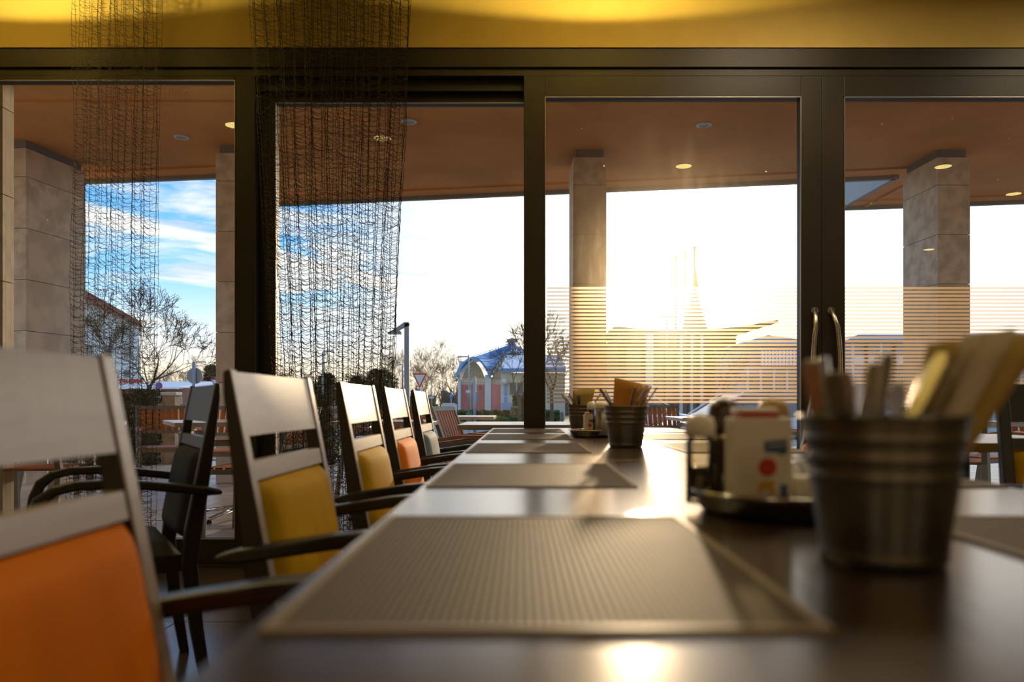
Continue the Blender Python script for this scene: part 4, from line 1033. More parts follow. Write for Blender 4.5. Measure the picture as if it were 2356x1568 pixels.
def evergreen(px, d, hp, w, seed, label):
    rnd = random.Random(seed); mb = MB(); H = EYE + (CY - hp) * d / F - GZ
    mb.tube([(0, 0, 0), (0, 0, H * .8)], [.12, .04], 6)
    for _ in range(2600):
        u = rnd.random(); z = H * (.08 + .92 * u); rr = w * (math.sin(PI * min(1, (.25 + .75 * u))) ** .7 + .12) * rnd.uniform(.55, 1.0) * (1 + .25 * math.sin(z * 4 + seed))
        a = rnd.uniform(0, 2 * PI); c_ = Vector((rr * math.cos(a), rr * math.sin(a), z)); e = Vector((math.cos(a), math.sin(a), rnd.uniform(-.2, .9))).normalized() * .28
        b = Vector((-math.sin(a), math.cos(a), 0)) * .09; mb.add([c_, c_ + e * .5 + b, c_ + e, c_ + e * .5 - b], [(0, 1, 2, 3)])
    mb.grid(lambda u, v: (w * .62 * math.sin(PI * (.15 + .8 * v)) * math.cos(2 * PI * u), w * .62 * math.sin(PI * (.15 + .8 * v)) * math.sin(2 * PI * u), H * (.05 + .85 * v)), 12, 8)
    o = mb.build('evergreen_tree', M['evergreen']); o.location = ((px - CX) * d / F, d, GZ)
    return tag(o, label, 'tree', 'dark evergreens beyond the road')
evergreen(752, 52, 862, 1.25, 1, 'broad dark evergreen just right of the second armchair')
evergreen(700, 55, 872, 1.3, 2, 'low dark evergreen behind the second armchair')
evergreen(872, 50, 852, 1.5, 3, 'rounded dark evergreen behind third and fourth armchairs')
evergreen(640, 48, 866, 1.3, 4, 'dark evergreen at the left edge of the curtained door')
evergreen(486, 60, 842, .8, 5, 'slim dark conifer behind the round sign back')
evergreen(820, 55, 868, 1.0, 6, 'small dark evergreen between curtain and fourth armchair')

# ------------------------------------------------------------------ street furniture
def street_sign(px, d, pole_top, label, r=None, name='road_sign', pr=.03, thin=False):
    x = (px - CX) * d / F
    r = thing(name, label, 'sign', (x, d, GZ)); H = EYE + (CY - pole_top) * d / F - GZ
    MB().lathe([(pr, 0), (pr, H)], 12).build('post', M['pole'], r, smooth=True); return r, H
def disc(name, R, z, y, m, r, th=.012, n=40, x=0):
    return MB().prism([(x + R * math.cos(2 * PI * k / n), z + R * math.sin(2 * PI * k / n)) for k in range(n)], y - th, y).build(name, m, r)
def pxr(n, d): return n * d / F
# yield sign (red border, pale centre), pointing down
def yield_sign(px, py0, py1, halfw, d, label):
    r, H = street_sign(px, d, py0 + 4, label)
    z0 = EYE + (CY - py0) * d / F - GZ; z1 = EYE + (CY - py1) * d / F - GZ; w = pxr(halfw, d)
    def tri(k): 
        cz = z0 - (z0 - z1) * .36; return [(-w * k, cz + (z0 - cz) * k), (0, cz + (z1 - cz) * k), (w * k, cz + (z0 - cz) * k)]
    MB().prism(tri(1.0), -.045, -.032).build('red_border', M['signred'], r)
    MB().prism(tri(.70), -.049, -.045).build('pale_centre', M['signwhite'], r)
    MB().prism(tri(1.04), -.032, -.028).build('white_rim', M['signwhite'], r)
    return r
yield_sign(966, 858, 893, 17, 24, 'red and white give-way triangle right of the blue-grey street lamp')
yield_sign(497, 871, 892, 12, 30, 'give-way triangle half hidden by the stone column, left window')
r, H = street_sign(446, 14, 832, 'large round grey sign seen from the back beside the black armchair')
disc('sign_back', pxr(18.5, 14), EYE + (CY - 864) * 14 / F - GZ, .045, M['signback'], r)
r, H = street_sign(367, 22, 870, 'no-parking sign, blue disc with red rim and red slash', pr=.022)
zc = EYE + (CY - 887) * 22 / F - GZ; R = pxr(8.2, 22)
disc('red_rim', R, zc, -.024, M['signred'], r); disc('blue_disc', R * .78, zc, -.036, M['signblue'], r, .003)
a = math.radians(-45); m4 = Matrix.Translation((0, 0, zc)) @ Matrix.Rotation(a, 4, 'Y')
MB().box(-R * .9, R * .9, -.045, -.040, -R * .1, R * .1, m4).build('red_slash', M['signred'], r)
r, H = street_sign(1038, 40, 905, 'blue square parking sign with a white P', pr=.03)
zc = EYE + (CY - 911) * 40 / F - GZ; s = pxr(4.4, 40)
box('sign_plate', M['signblue'], (-s, s, -.05, -.03, zc - s, zc + s), r)
text_mesh('P', s * 2.1, M['signwhite'], 'letter_p', r, (0, -.055, zc), (PI / 2, 0, 0))
r, H = street_sign(1092, 27, 866, 'tall sign post seen from behind with triangle over an oval, before the blue-roofed building', pr=.05)
z0 = EYE + (CY - 868) * 27 / F - GZ; z1 = EYE + (CY - 893) * 27 / F - GZ; w = pxr(9, 27)
MB().prism([(-w, z1), (w, z1), (0, z0 + .05)], .05, .065).build('triangle_back', M['signback'], r)
zc = EYE + (CY - 912) * 27 / F - GZ
MB().prism([(pxr(8, 27) * math.cos(2 * PI * k / 32), zc + pxr(17, 27) * math.sin(2 * PI * k / 32)) for k in range(32)], .05, .065).build('oval_back', M['signback'], r)
r, H = street_sign(489, 24, 893, 'small white round sign by the stone column, left window', pr=.03)
disc('sign_plate', pxr(9, 24), EYE + (CY - 905) * 24 / F - GZ, -.04, M['signwhite'], r)
r, H = street_sign(962, 34, 893, 'small blue plate sign under the give-way triangle', pr=.02)
zc = EYE + (CY - 896) * 34 / F - GZ; box('sign_plate', M['signblue'], (-.12, .12, -.05, -.03, zc - .04, zc + .04), r)
r, H = street_sign(993, 45, 865, 'thin pole with a small pale direction plate left of the P sign', pr=.03)
zc = EYE + (CY - 914) * 45 / F - GZ; box('sign_plate', M['signwhite'], (-.14, .14, -.05, -.03, zc - .05, zc + .05), r)
r, H = street_sign(1078, 36, 816, 'slim pole with a pale plate in front of the coral panels', pr=.03)
zc = EYE + (CY - 900) * 36 / F - GZ; box('sign_plate', M['signwhite'], (-.12, .10, -.05, -.03, zc - .06, zc + .06), r)
# modern street lamp
d = 14; r = thing('street_lamp', 'blue-grey square street lamp with a short arm sloping left', 'street lamp', ((936.5 - CX) * d / F, d, GZ))
u = d / F; H = EYE + (CY - 741) * u - GZ; w = 5.6 * u
box('post', M['lamppost'], (-w, w, -w, w, 0, H - 2 * u), r, bevel=.003)
zt = H
MB().prism([(-w * 1.02, zt), (w, zt), (w, zt - 9 * u), (-w * 1.0, zt - 12 * u), (-22 * u, zt - 20.5 * u), (-35 * u, zt - 20.5 * u)], -w, w).build('arm', M['lamppost'], r)
MB().prism([(-43 * u, zt - 24 * u), (-43 * u, zt - 27.5 * u), (-11.5 * u, zt - 27.5 * u), (-11.5 * u, zt - 24 * u), (-16 * u, zt - 20 * u), (-35 * u, zt - 20 * u)], -w * 1.4, w * 1.4).build('lamp_head', M['signback'], r)
def road_lamp(px, d, top, arm_px, label, s=1):
    u = d / F; r = thing('road_lamp', label, 'street lamp', ((px - CX) * u, d, GZ)); H = EYE + (CY - top) * u - GZ
    MB().tube([(0, 0, 0), (0, 0, H - .05), (s * .05, 0, H), (s * arm_px * u, 0, H)], [.07, .05, .04, .035], 8).build('pole_and_arm', M['pole'], r, smooth=True)
    MB().prism([(s * arm_px * u, H - .06), (s * (arm_px + 9) * u, H - .08), (s * (arm_px + 8) * u, H + .03), (s * arm_px * u, H + .06)], -.12, .12).build('lamp_head', M['lamp_ring'], r)
road_lamp(743, 40, 807, 20, 'thin street lamp with arm to the right, behind the wide curtain')
road_lamp(450, 50, 832, 18, 'thin street lamp beside the stone column, left window')
road_lamp(1079, 45, 820, 18, 'thin street lamp with arm to the left over the arched roof', -1)
road_lamp(926, 52, 838, 8, 'tiny street lamp left of the blue-grey post', -1)
r = thing('lamp_mast', 'twin-armed lamp mast left of the flagpoles, behind the stripes', 'street lamp', ((1534 - CX) * 40 / F, 40, GZ))
MB().tube([(0, 0, 0), (0, 0, EYE - GZ + (CY - 729) * 40 / F)], .05, 8).build('mast', M['pole'], r)
zt = EYE - GZ + (CY - 729) * 40 / F; box('cross_arm', M['pole'], (-pxr(17, 40), pxr(17, 40), -.05, .05, zt - .03, zt + .05), r)
# white board
d = 30; r = thing('notice_board', 'white framed rectangular board on the lawn left of the P sign', 'board', ((1033 - CX) * d / F, d, GZ)); w = pxr(18, d)
zt = EYE + (CY - 927) * d / F - GZ; box('panel', M['signwhite'], (-w + .02, w - .02, -.01, .01, .1, zt - .03), r)
for b in ((-w, -w + .05, -.03, .03, 0, zt), (w - .05, w, -.03, .03, 0, zt), (-w, w, -.03, .03, zt - .04, zt)): box('board_frame', M['white'], b, r)
r = thing('litter_bin', 'small green bin at the foot of the tall sign post', 'bin', ((1079 - CX) * 29 / F, 29, GZ))
MB().lathe([(.09, .5), (.12, .85), (.10, .85), (.07, .55)], 16).build('bin_body', M['binbag'], r); MB().lathe([(.02, 0), (.02, .6)], 8, (0, .1, 0)).build('post', M['pole'], r)
for px, d, lb in ((1293, 15, 'short steel bollard left of the central column'), (1316, 24, 'farther bollard beside the farthest bucket')):
    r = thing('bollard', lb, 'bollard', ((px - CX) * d / F, d, GZ)); MB().lathe([(.035, 0), (.035, 1.02), (.03, 1.05)], 16).build('bollard_tube', M['bollard'], r, smooth=True)
# flagpoles
for px, tp, lb in ((1555, 592, 'leftmost of the three flagpoles behind the stripes'), (1576, 581, 'middle one of the three flagpoles behind the stripes'), (1598, 571, 'rightmost of the three flagpoles, with a limp flag')):
    d = 36; r = thing('flagpole', lb, 'flagpole', ((px - CX) * d / F, d, GZ)); H = EYE + (CY - tp) * d / F - GZ
    MB().tube([(0, 0, 0), (0, 0, H)], [.07, .045], 8).build('pole', M['bollard'], r, smooth=True)
    MB().lathe([(.045, H - .02), (.09, H + .03), (.05, H + .09), (0, H + .08)], 12, cap1=False).build('finial', M['bollard'], r)
    if px == 1598:
        z_ = H - pxr(52, d); MB().grid(lambda u, v: (.02 + .16 * u * (.2 + v) + .02 * math.sin(v * 9), .05 * math.sin(u * 9 + v * 3), z_ - pxr(45, d) * v + pxr(8, d) * (1 - u)), 8, 10).build('flag', M['flag'], r, smooth=True)

# ------------------------------------------------------------------ blue-roofed building
D = 60.0; u = D / F
def BX(px, d=D): return (px - CX) * d / F
def BZ(py, d=D): return EYE + (CY - py) * d / F
bl = thing('pavilion', 'cream and coral pavilion with arched blue metal roofs', 'building', (0, 0, 0))
y0 = D
box('wall', M['bwall'], (BX(1054), BX(1128), y0, y0 + 9, GZ, BZ(872)), bl)
box('wall', M['bwall'], (BX(1128), BX(1300), y0 + .2, y0 + 9, GZ, BZ(868)), bl)
for a, b in ((1054, 1061), (1116, 1130)): box('pillar', M['bwhite'], (BX(a), BX(b), y0 - .35, y0, GZ, BZ(862)), bl, bevel=.02)
for a, b in ((1062, 1078), (1083, 1115), (1131, 1157)):
    box('coral_panel', M['pink'], (BX(a), BX(b), y0 - .06, y0, GZ, BZ(884)), bl)
for a in (1074, 1101, 1148):
    for k in range(3): box('wall_ornament', M['redroof'], (BX(a), BX(a + 7), y0 - .10, y0 - .06, BZ(893 - k * 3 + 2), BZ(893 - k * 3 + 1)), bl)
box('door', M['white'], (BX(1078), BX(1083), y0 - .08, y0, GZ, BZ(893)), bl)
box('cornice', M['bwhite'], (BX(1062), BX(1116), y0 - .08, y0, BZ(878), BZ(876)), bl)
# arch window 1
def arch(u_): # px coordinates of arch 1 from left spring to right spring
    a = PI * (1 - u_); return (1090 + 32 * math.cos(a), 862 - 37 * math.sin(a) ** .85)
gl_ = [(BX(1064 + 52 * k / 12 * 1.0), BZ(870 - 38 * math.sin(PI * k / 12) ** .8)) for k in range(13)]
MB().prism(gl_, y0 - .05, y0 + .05).build('arched_window', M['bglass'], bl)
for k in range(1, 7):
    px = 1064 + 52 * k / 7; box('mullion', M['yframe'], (BX(px) - .03, BX(px) + .03, y0 - .12, y0 - .05, BZ(870), BZ(870 - 37 * math.sin(PI * k / 7) ** .8)), bl)
box('window_sill', M['yframe'], (BX(1063), BX(1117), y0 - .14, y0 - .05, BZ(872), BZ(869.5)), bl)
gl2 = [(BX(1131 + 50 * k / 12), BZ(870 - 34 * math.sin(PI * k / 12) ** .8)) for k in range(13)]
MB().prism(gl2, y0 + .1, y0 + .2).build('arched_window', M['bglass'], bl)
for k in range(1, 6):
    px = 1131 + 50 * k / 6; box('mullion', M['yframe'], (BX(px) - .03, BX(px) + .03, y0 + .03, y0 + .1, BZ(870), BZ(870 - 33 * math.sin(PI * k / 6) ** .8)), bl)
# roofs: fan from the front arch edge to the peak
peak = Vector((BX(1178, D + 6), D + 6, BZ(790, D + 6)))
def roof_fan(front, back, name='roof'):
    n = len(front); mb = MB(); nv = 8
    def fn(i, v): a = Vector(front[i]); b = Vector(back[i]); p = a.lerp(b, v); p.z = a.z + (b.z - a.z) * (v ** 1.5); return p
    vs = [fn(i, j / nv) for i in range(n) for j in range(nv + 1)]
    fs = [(i * (nv + 1) + j, (i + 1) * (nv + 1) + j, (i + 1) * (nv + 1) + j + 1, i * (nv + 1) + j + 1) for i in range(n - 1) for j in range(nv)]
    mb.add(vs, fs); return mb.build(name, M['bluemetal'], bl, smooth=False, solid=.16)
A1 = [(BX(1052 + 76 * k / 16), y0 - 1.0, BZ(868 - 44 * math.sin(PI * k / 16) ** .75)) for k in range(17)]
MB().grid(lambda u, v: (A1[round(u * 16)][0] + .25 * v, y0 - 1 + 4.5 * v, A1[round(u * 16)][2]), 16, 3).build('vault_roof', M['bluemetal'], bl, solid=.16)
A2 = [(BX(1124 + 110 * k / 16), y0 - .8, BZ(866 - 56 * math.sin(PI * k / 16) ** .8)) for k in range(17)]
def fan(front, name):
    mb = MB(); nv = 6; n = len(front)
    vs = [tuple(Vector(f).lerp(peak, j / nv) - Vector((0, 0, .55 * math.sin(PI * j / nv) * (i > 0)))) for i, f in enumerate(front) for j in range(nv + 1)]
    mb.add(vs, [(i * (nv + 1) + j, (i + 1) * (nv + 1) + j, (i + 1) * (nv + 1) + j + 1, i * (nv + 1) + j + 1) for i in range(n - 1) for j in range(nv)]); mb.build(name, M['bluemetal'], bl, solid=.12)
    for i in range(0, n, 2): MB().tube([Vector(vs[i * (nv + 1) + j]) + Vector((0, -.08, .08)) for j in range(nv + 1)], .03, 4).build('roof_seam', M['bluemetal'], bl)
fan(A1[8:], 'swept_roof'); fan(A2[:14], 'swept_roof')
MB().add([(BX(1050), y0 - .6, BZ(862)), (BX(1056), y0 + 2, BZ(829)), (BX(1084), y0 + 2, BZ(826)), (BX(1086), y0 - .7, BZ(826))], [(0, 1, 2, 3)]).build('side_roof', M['bluemetal'], bl, solid=.1)
MB().add([tuple(peak), (BX(1240), y0 + 2, BZ(818)), (BX(1170), y0, BZ(822))], [(0, 1, 2)]).build('hip_roof', M['bluemetal'], bl, solid=.1)
MB().lathe([(.34, 0), (.30, .25), (.48, .5), (.48, .58), (0, .62)], 8, tuple(peak - Vector((0, 0, .2))), cap1=False).build('roof_lantern', M['fascia'], bl)
# pale-roofed wing
wg = thing('pavilion_wing', 'low wing with pale seamed roof and blue fascia at the central door post', 'building', (0, 0, 0))
y1 = D - 6; W_ = lambda px: BX(px, y1); V2 = lambda py: BZ(py, y1)
box('wall', M['bwall'], (W_(1152), W_(1300), y1, y1 + 4, GZ, V2(857)), wg)
MB().add([(W_(1149), y1 - .8, V2(849)), (W_(1300), y1 - .8, V2(849)), (W_(1296), y1 + 3, V2(812)), (W_(1165), y1 + 3, V2(812))], [(0, 1, 2, 3)]).build('roof', M['whiteroof'], wg, solid=.1)
for k in range(16):
    a = Vector((W_(1150 + 9.5 * k), y1 - .8, V2(848.2))); b = Vector((W_(1165 + 8.3 * k), y1 + 3, V2(811.2))); MB().tube([a, b], .03, 4).build('roof_seam', M['whiteroof'], wg)
box('blue_fascia', M['bluemetal'], (W_(1149), W_(1300), y1 - .85, y1 - .75, V2(857), V2(849)), wg)
box('coral_panel', M['pink'], (W_(1130), W_(1153), y1 + .5, y1 + .6, GZ, V2(884)), wg)
box('door', M['bluemetal'], (W_(1160), W_(1167), y1 - .05, y1, GZ, V2(872)), wg)
box('window_frame', M['yframe'], (W_(1171), W_(1240), y1 - .06, y1, V2(909), V2(878)), wg)
for k in range(4): box('window_pane', M['bglass'], (W_(1173 + 17 * k), W_(1187 + 17 * k), y1 - .08, y1 - .04, V2(907), V2(880)), wg)
MB().lathe([(0, -.22), (.16, -.16), (.22, 0), (.16, .16), (0, .22)], 16, (W_(1162), y1 - .4, V2(878)), cap0=False, cap1=False).build('globe_lamp', M['white'], wg, smooth=True)
for k in range(14): box('railing_bar', M['white'], (W_(1156 + 4 * k), W_(1156.8 + 4 * k), y1 - 1.2, y1 - 1.16, V2(925), V2(912)), wg)
box('handrail', M['white'], (W_(1155), W_(1212), y1 - 1.22, y1 - 1.14, V2(912.8), V2(911)), wg)
box('plinth', M['greywall'], (W_(1156), W_(1182), y1 - 1.3, y1 - .1, GZ, V2(926)), wg)
leafy('shrub', 'grey-green bushy conifer before the pale-roofed wing', 'shrub', W_(1182) * .9, W_(1206) * .9, 48, 49, GZ, BZ(912, 48), M['hedge'], 1200, None, sz=.14, seed=31)
leafy('shrub', 'reddish twiggy bush on the lawn left of the central door post', 'shrub', BX(1176, 40), BX(1196, 40), 40, 40.6, GZ, BZ(938, 40), M['bark2'], 700, None, sz=.08, seed=33)

# ------------------------------------------------------------------ spired building behind the stripes
sp = thing('spired_hall', 'broad hall with a tall green spire silhouetted behind the frosted stripes', 'building', (0, 0, 0))
D2 = 48.0; X = lambda px: BX(px, D2); Z = lambda py: BZ(py, D2)
def pyramid(name, c_, base, top, w0, w1, m, d_=D2):
    vs = []; 
    for (z, w) in ((base, w0), (top, w1)):
        for a in range(8): vs.append((c_ + w * math.cos(a * PI / 4 + PI / 8), d_ + 3 + w * math.sin(a * PI / 4 + PI / 8), z))
    MB().add(vs, [(i, (i + 1) % 8, 8 + (i + 1) % 8, 8 + i) for i in range(8)] + [tuple(range(8, 16))]).build(name, m, sp)
pyramid('spire', X(1615) + .2, Z(752), Z(648), pxr(33, D2), .1, M['spire'])
pyramid('spire_skirt', X(1615) + .2, Z(775), Z(752), pxr(75, D2), pxr(33, D2), M['spire'])
MB().lathe([(.1, 0), (.06, .25), (.18, .32), (.06, .42), (.14, .5), (.03, .6), (.0, .95)], 12, (X(1615) + .2, D2 + 3, Z(650)), cap1=False).build('finial', M['brownwall'], sp)
box('wall', M['brownwall'], (X(1424), X(1694), D2, D2 + 8, GZ, Z(768)), sp)
MB().prism([(X(1406), Z(756)), (X(1406), Z(762)), (X(1560), Z(772)), (X(1690), Z(764)), (X(1772), Z(748)), (X(1772), Z(741)), (X(1690), Z(756)), (X(1560), Z(766))], D2 - 1.5, D2 + 8).build('overhanging_roof', M['brownwall'], sp)
for k in range(6): box('window_pane', M['bglass'], (X(1440 + 48 * k), X(1478 + 48 * k), D2 - .05, D2, Z(925), Z(800)), sp)
for px in (1480, 1556, 1580, 1602): box('column', M['bwhite'], (X(px), X(px + (16 if px == 1480 else 6)), D2 - 1.2, D2 - .9, GZ, Z(768)), sp)
D6 = 40.0; XW = lambda px: BX(px, D6); ZW = lambda py: BZ(py, D6)
sw = thing('blue_wing_hall', 'blue-grey lower wing with pale corrugated panels right of the spired hall', 'building', (0, 0, 0))
box('wall', M['greywall'], (XW(1700), XW(1880), D6, D6 + 5, GZ, ZW(795)), sw)
MB().prism([(XW(1690), ZW(795)), (XW(1886), ZW(795)), (XW(1876), ZW(788)), (XW(1760), ZW(772))], D6 - .5, D6 + 5).build('roof', M['greywall'], sw)
for k in range(18): box('corrugated_panel', M['whiteroof'], (XW(1742 + 8 * k), XW(1748 + 8 * k), D6 - .7, D6 - .55, ZW(842), ZW(808)), sw)
for k in range(5): box('window_pane', M['bglass'], (XW(1725 + 30 * k), XW(1748 + 30 * k), D6 - .06, D6, ZW(925), ZW(862)), sw)
for k in range(6): box('pillar', M['bwhite'], (XW(1716 + 30 * k), XW(1721 + 30 * k), D6 - .2, D6, GZ, ZW(850)), sw)
# long blue building on the right
D3 = 42.0; X = lambda px: BX(px, D3); Z = lambda py: BZ(py, D3)
rb = thing('long_blue_building', 'long low blue-grey building behind the stripes of the right door', 'building', (0, 0, 0))
box('wall', M['greywall'], (X(1950), X(2700), D3, D3 + 8, GZ, Z(782)), rb)
MB().prism([(X(1935), Z(784)), (X(2720), Z(784)), (X(2700), Z(772)), (X(1960), Z(772))], D3 - .8, D3 + 8).build('roof', M['bluemetal'], rb)
for k in range(22):
    box('window_pane', M['bglass'], (X(1965 + 32 * k), X(1988 + 32 * k), D3 - .05, D3, Z(925), Z(868)), rb)
    box('pilaster', M['brownwall'] if k % 2 else M['bwhite'], (X(1957 + 32 * k), X(1962 + 32 * k), D3 - .2, D3, GZ, Z(790)), rb)
for k in range(10): box('window_pane', M['whiteroof'], (X(1965 + 70 * k), X(2010 + 70 * k), D3 - .05, D3, Z(838), Z(818)), rb)

# ------------------------------------------------------------------ left background buildings
D4 = 46.0; gb = thing('gabled_house', 'pale gabled house with clay roof behind the near bare tree', 'building', (BX(322, D4), D4, 0), math.radians(27))
X = lambda px: (px - 322) / 45.0; Z = lambda py: BZ(py, D4)
MB().prism([(X(90), GZ), (X(330), GZ), (X(318), Z(748)), (X(232), Z(696)), (X(196), Z(680)), (X(90), Z(640))], 0, 9).build('wall', M['bwhite'], gb)
MB().prism([(X(90), Z(620)), (X(196), Z(676)), (X(326), Z(742)), (X(318), Z(750)), (X(196), Z(700)), (X(90), Z(655))], -.5, 9.5).build('roof', M['redroof'], gb)
for k in range(4):
    for j in range(2):
        f = box('window_frame', M['white'], (X(150 + 44 * k), X(170 + 44 * k), -.05, .02, Z(825 + j * 55), Z(795 + j * 55)), gb)
        box('window_pane', M['bglass'], (X(152 + 44 * k), X(168 + 44 * k), -.07, -.04, Z(823 + j * 55), Z(797 + j * 55)), f)
sb = thing('shop_building', 'low brown-red building with bright sheet roof and red lettering', 'building', (0, 0, 0))
D5 = 34.0; X = lambda px: BX(px, D5); Z = lambda py: BZ(py, D5)
box('wall', M['redwall'], (X(255), X(438), D5, D5 + 6, GZ, Z(892)), sb)
MB().add([(X(250), D5 - .4, Z(893)), (X(420), D5 - .4, Z(893)), (X(386), D5 + 5, Z(872)), (X(250), D5 + 5, Z(872))], [(0, 1, 2, 3)]).build('roof', M['snow'], sb, solid=.08)
MB().add([(X(420), D5 - .4, Z(893)), (X(445), D5 + 6, Z(893)), (X(386), D5 + 5, Z(872))], [(0, 1, 2)]).build('roof', M['snow'], sb, solid=.08)
for k in range(6):
    a = Vector((X(300 + 22 * k), D5 - .4, Z(892.3))); b = Vector((X(300 + 16 * k), D5 + 5, Z(871.3))); MB().tube([a, b], .02, 4).build('roof_seam', M['fascia'], sb)
box('gutter', M['white'], (X(250), X(420), D5 - .5, D5 - .4, Z(895), Z(893)), sb)
box('sign_board', M['white'], (X(292), X(350), D5 - .75, D5 - .65, Z(884), Z(868)), sb)
for k, w in enumerate((5, 7, 4, 6, 7, 5, 6)):
    x_ = 295 + k * 7.6; MB().prism([(X(x_), Z(881)), (X(x_ + w * .4), Z(880)), (X(x_ + w), Z(881)), (X(x_ + w * .8), Z(872)), (X(x_ + w * .2), Z(873))], D5 - .79, D5 - .75).build('red_letter', M['redletters'], sb)
for k in range(3):
    box('window_frame', M['white'], (X(386 + 12 * k), X(396 + 12 * k), D5 - .06, D5, Z(928), Z(912)), sb)
    box('window_pane', M['bglass'], (X(387 + 12 * k), X(395 + 12 * k), D5 - .08, D5 - .05, Z(926), Z(914)), sb)
r = thing('closed_parasol', 'folded plum-coloured parasol beside the no-parking sign', 'parasol', (BX(361, 26), 26, GZ))
MB().lathe([(.10, .55), (.13, .75), (.11, 1.2), (.06, 1.65), (0, 1.95)], 12, cap1=False).build('folded_canopy', mat('plum_cloth', (.32, .12, .14), .8), r); MB().lathe([(.025, 0), (.025, .8)], 8).build('pole', M['pole'], r)
leafy('shrub', 'small green bush with yellow tips by the small white round sign', 'shrub', BX(472, 26), BX(490, 26), 26, 26.4, GZ, BZ(912, 26), M['hedge'], 500, None, sz=.05, seed=41)

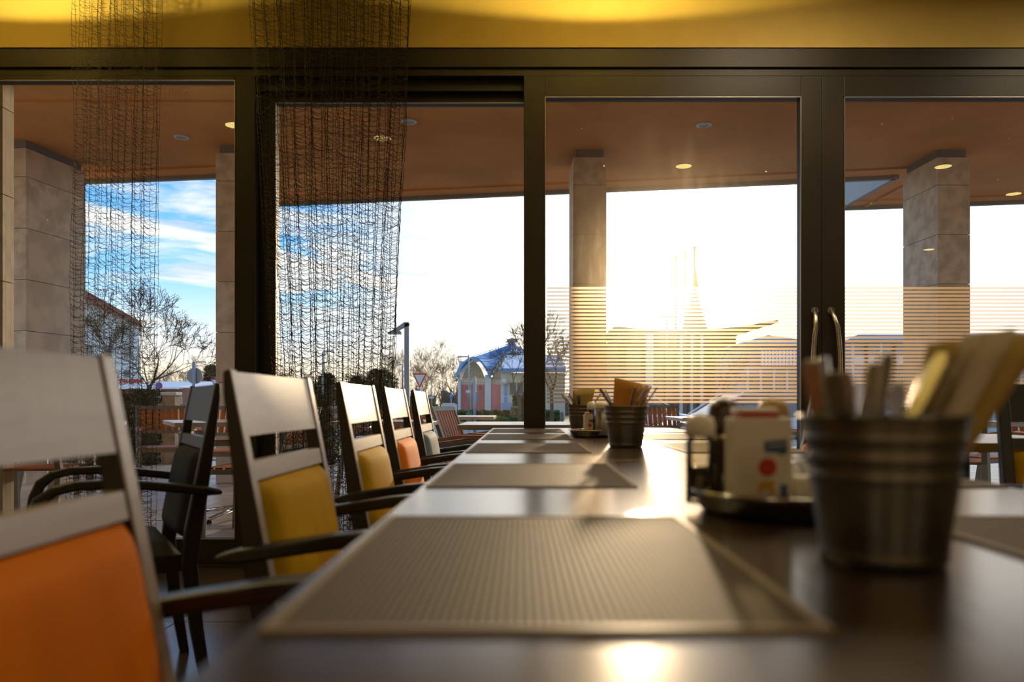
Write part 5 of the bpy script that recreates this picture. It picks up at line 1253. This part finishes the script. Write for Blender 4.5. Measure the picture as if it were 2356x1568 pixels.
# ------------------------------------------------------------------ parked cars
def car(name, label, paint, x, y, rz, L_=4.4, Wd=1.78, H=1.48, text=None, tall=False):
    r = thing(name, label, 'car', (x, y, GZ), math.radians(rz), 'parked cars beyond the terrace')
    hw = Wd / 2
    st = [(-2.2, .50, .62, .80), (-2.12, .35, .86, .93), (-1.9, .26, .95, .98), (-1.35, .22, 1.0, 1.0), (0, .20, 1.0, .98), (.9, .22, 1.0, .95), (1.45, .24, .98, .86), (1.95, .28, .90, .76), (2.15, .36, .74, .66), (2.2, .45, .60, .58)]
    k_ = L_ / 4.4; vs = []; n = 12
    for (sx, zb, wf, zt) in st:
        for i in range(n):
            a = 2 * PI * (i + .5) / n; ca, sa = math.cos(a), math.sin(a)
            yy = hw * wf * (abs(ca) ** .45) * (1 if ca > 0 else -1); zz = (zb + zt) / 2 + (zt - zb) / 2 * (abs(sa) ** .6) * (1 if sa > 0 else -1)
            vs.append((sx * k_, yy, zz))
    fs = [(i * n + j, i * n + (j + 1) % n, (i + 1) * n + (j + 1) % n, (i + 1) * n + j) for i in range(len(st) - 1) for j in range(n)]
    fs += [tuple(range(n))[::-1], tuple(range((len(st) - 1) * n, len(st) * n))]
    MB().add(vs, fs).build('body', paint, r, smooth=True, subd=1)
    # cabin: glass house and roof skin
    cb = [(-2.05, .92, .90, .86), (-1.75, H * .93, .78, .9), (-1.2, H * .985, .80, .97), (-.3, H, .81, .98), (.35, H * .975, .79, .96), (1.25, .90, .88, .82)]
    def cabin(inset, z0, name_, m_, zlow):
        vs = []
        for (sx, zt, wt, wb) in cb:
            zt_ = zt - inset; vs += [(sx * k_, -hw * wb + inset, zlow), (sx * k_, -hw * wt + inset, zt_), (sx * k_, hw * wt - inset, zt_), (sx * k_, hw * wb - inset, zlow)]
        fs = [(i * 4 + j, i * 4 + (j + 1), (i + 1) * 4 + j + 1, (i + 1) * 4 + j) for i in range(len(cb) - 1) for j in range(3)] + [(0, 1, 2, 3), (23, 22, 21, 20)]
        MB().add(vs, fs).build(name_, m_, r)
    cabin(.012, 0, 'windows', M['carglass'], .88)
    rf = []
    for (sx, zt, wt, wb) in cb[1:5]: rf += [(sx * k_, -hw * wt, zt), (sx * k_, 0, zt + .02), (sx * k_, hw * wt, zt)]
    MB().add(rf, [(i * 3 + j, i * 3 + j + 1, (i + 1) * 3 + j + 1, (i + 1) * 3 + j) for i in range(3) for j in range(2)]).build('roof', paint, r, smooth=True, solid=.03)
    for s in (-1, 1):
        for i in (0, 2, 4):
            a, b = (cb[i], cb[i + 1]) if i != 2 else (cb[2], cb[2])
            p0 = Vector((a[0] * k_, s * hw * a[3], .9)) if i in (0,) else Vector((b[0] * k_ if i == 4 else a[0] * k_ + .1, s * hw * .96, .9))
            p1 = Vector(((b if i == 0 else a)[0] * k_, s * hw * (b if i == 0 else a)[2], (b if i == 0 else a)[1]))
            MB().tube([p0, p1], .035, 6).build('pillar', paint, r)
        MB().tube([(-1.5 * k_, s * hw * .72, H * .97), (-1.4 * k_, s * hw * .72, H + .04), (.2 * k_, s * hw * .72, H + .03), (.3 * k_, s * hw * .72, H * .97)], .015, 6).build('roof_rail', M['bollard'], r)
        MB().lathe([(0, -.11), (.07, -.08), (.09, 0), (.07, .08), (0, .11)], 10, (.72 * k_, s * (hw + .08), .98), cap0=False, cap1=False).build('mirror', paint, r, smooth=True)
        MB().prism([(2.16 * k_, .62), (1.85 * k_, .74), (1.75 * k_, .66), (2.1 * k_, .54)], s * hw * .86, s * hw * .62).build('headlight', M['headlight'], r)
        for sx in (-1.35, 1.35):
            c_ = Matrix.Translation((sx * k_, s * hw * .9, .32)) @ Matrix.Rotation(PI / 2, 4, 'X')
            w_ = MB().lathe([(.17, -.1), (.30, -.1), (.32, -.06), (.32, .06), (.30, .1), (.17, .1)], 24); w_.v = [tuple(c_ @ Vector(v)) for v in w_.v]
            w_ = w_.build('wheel', M['tyre'], r, smooth=False)
            h_ = MB().lathe([(0, -.105), (.17, -.105), (.17, .105), (0, .105)], 12); h_.v = [tuple(c_ @ Vector(v)) for v in h_.v]; h_.build('hubcap', M['carsilver'], w_)
    if text:
        text_mesh(text, .30, M['carprint'], 'door_lettering', r, (.7 * k_, -hw * 1.005, .68), (PI / 2, 0, 0), .004)
        box('side_stripe', M['carprint'], (.2, 1.25, -hw * 1.004, -hw * .98, .40, .52), r)
    return r
car('car', 'white car with dark roof rail filling the view behind the mills', M['carwhite'], BX(1715, 21), 21, 188, L_=4.5, H=1.52)
car('car', 'white car marked park on its side, right of the middle bucket', M['carwhite'], BX(1478, 27), 27, -6, L_=4.2, text='park')
car('car', 'pale car farther back right of the first white one', M['carsilver'], BX(1900, 31), 31, 184)
car('car', 'pale car beyond the stripes at the far right', M['carwhite'], BX(2010, 36), 36, 5)
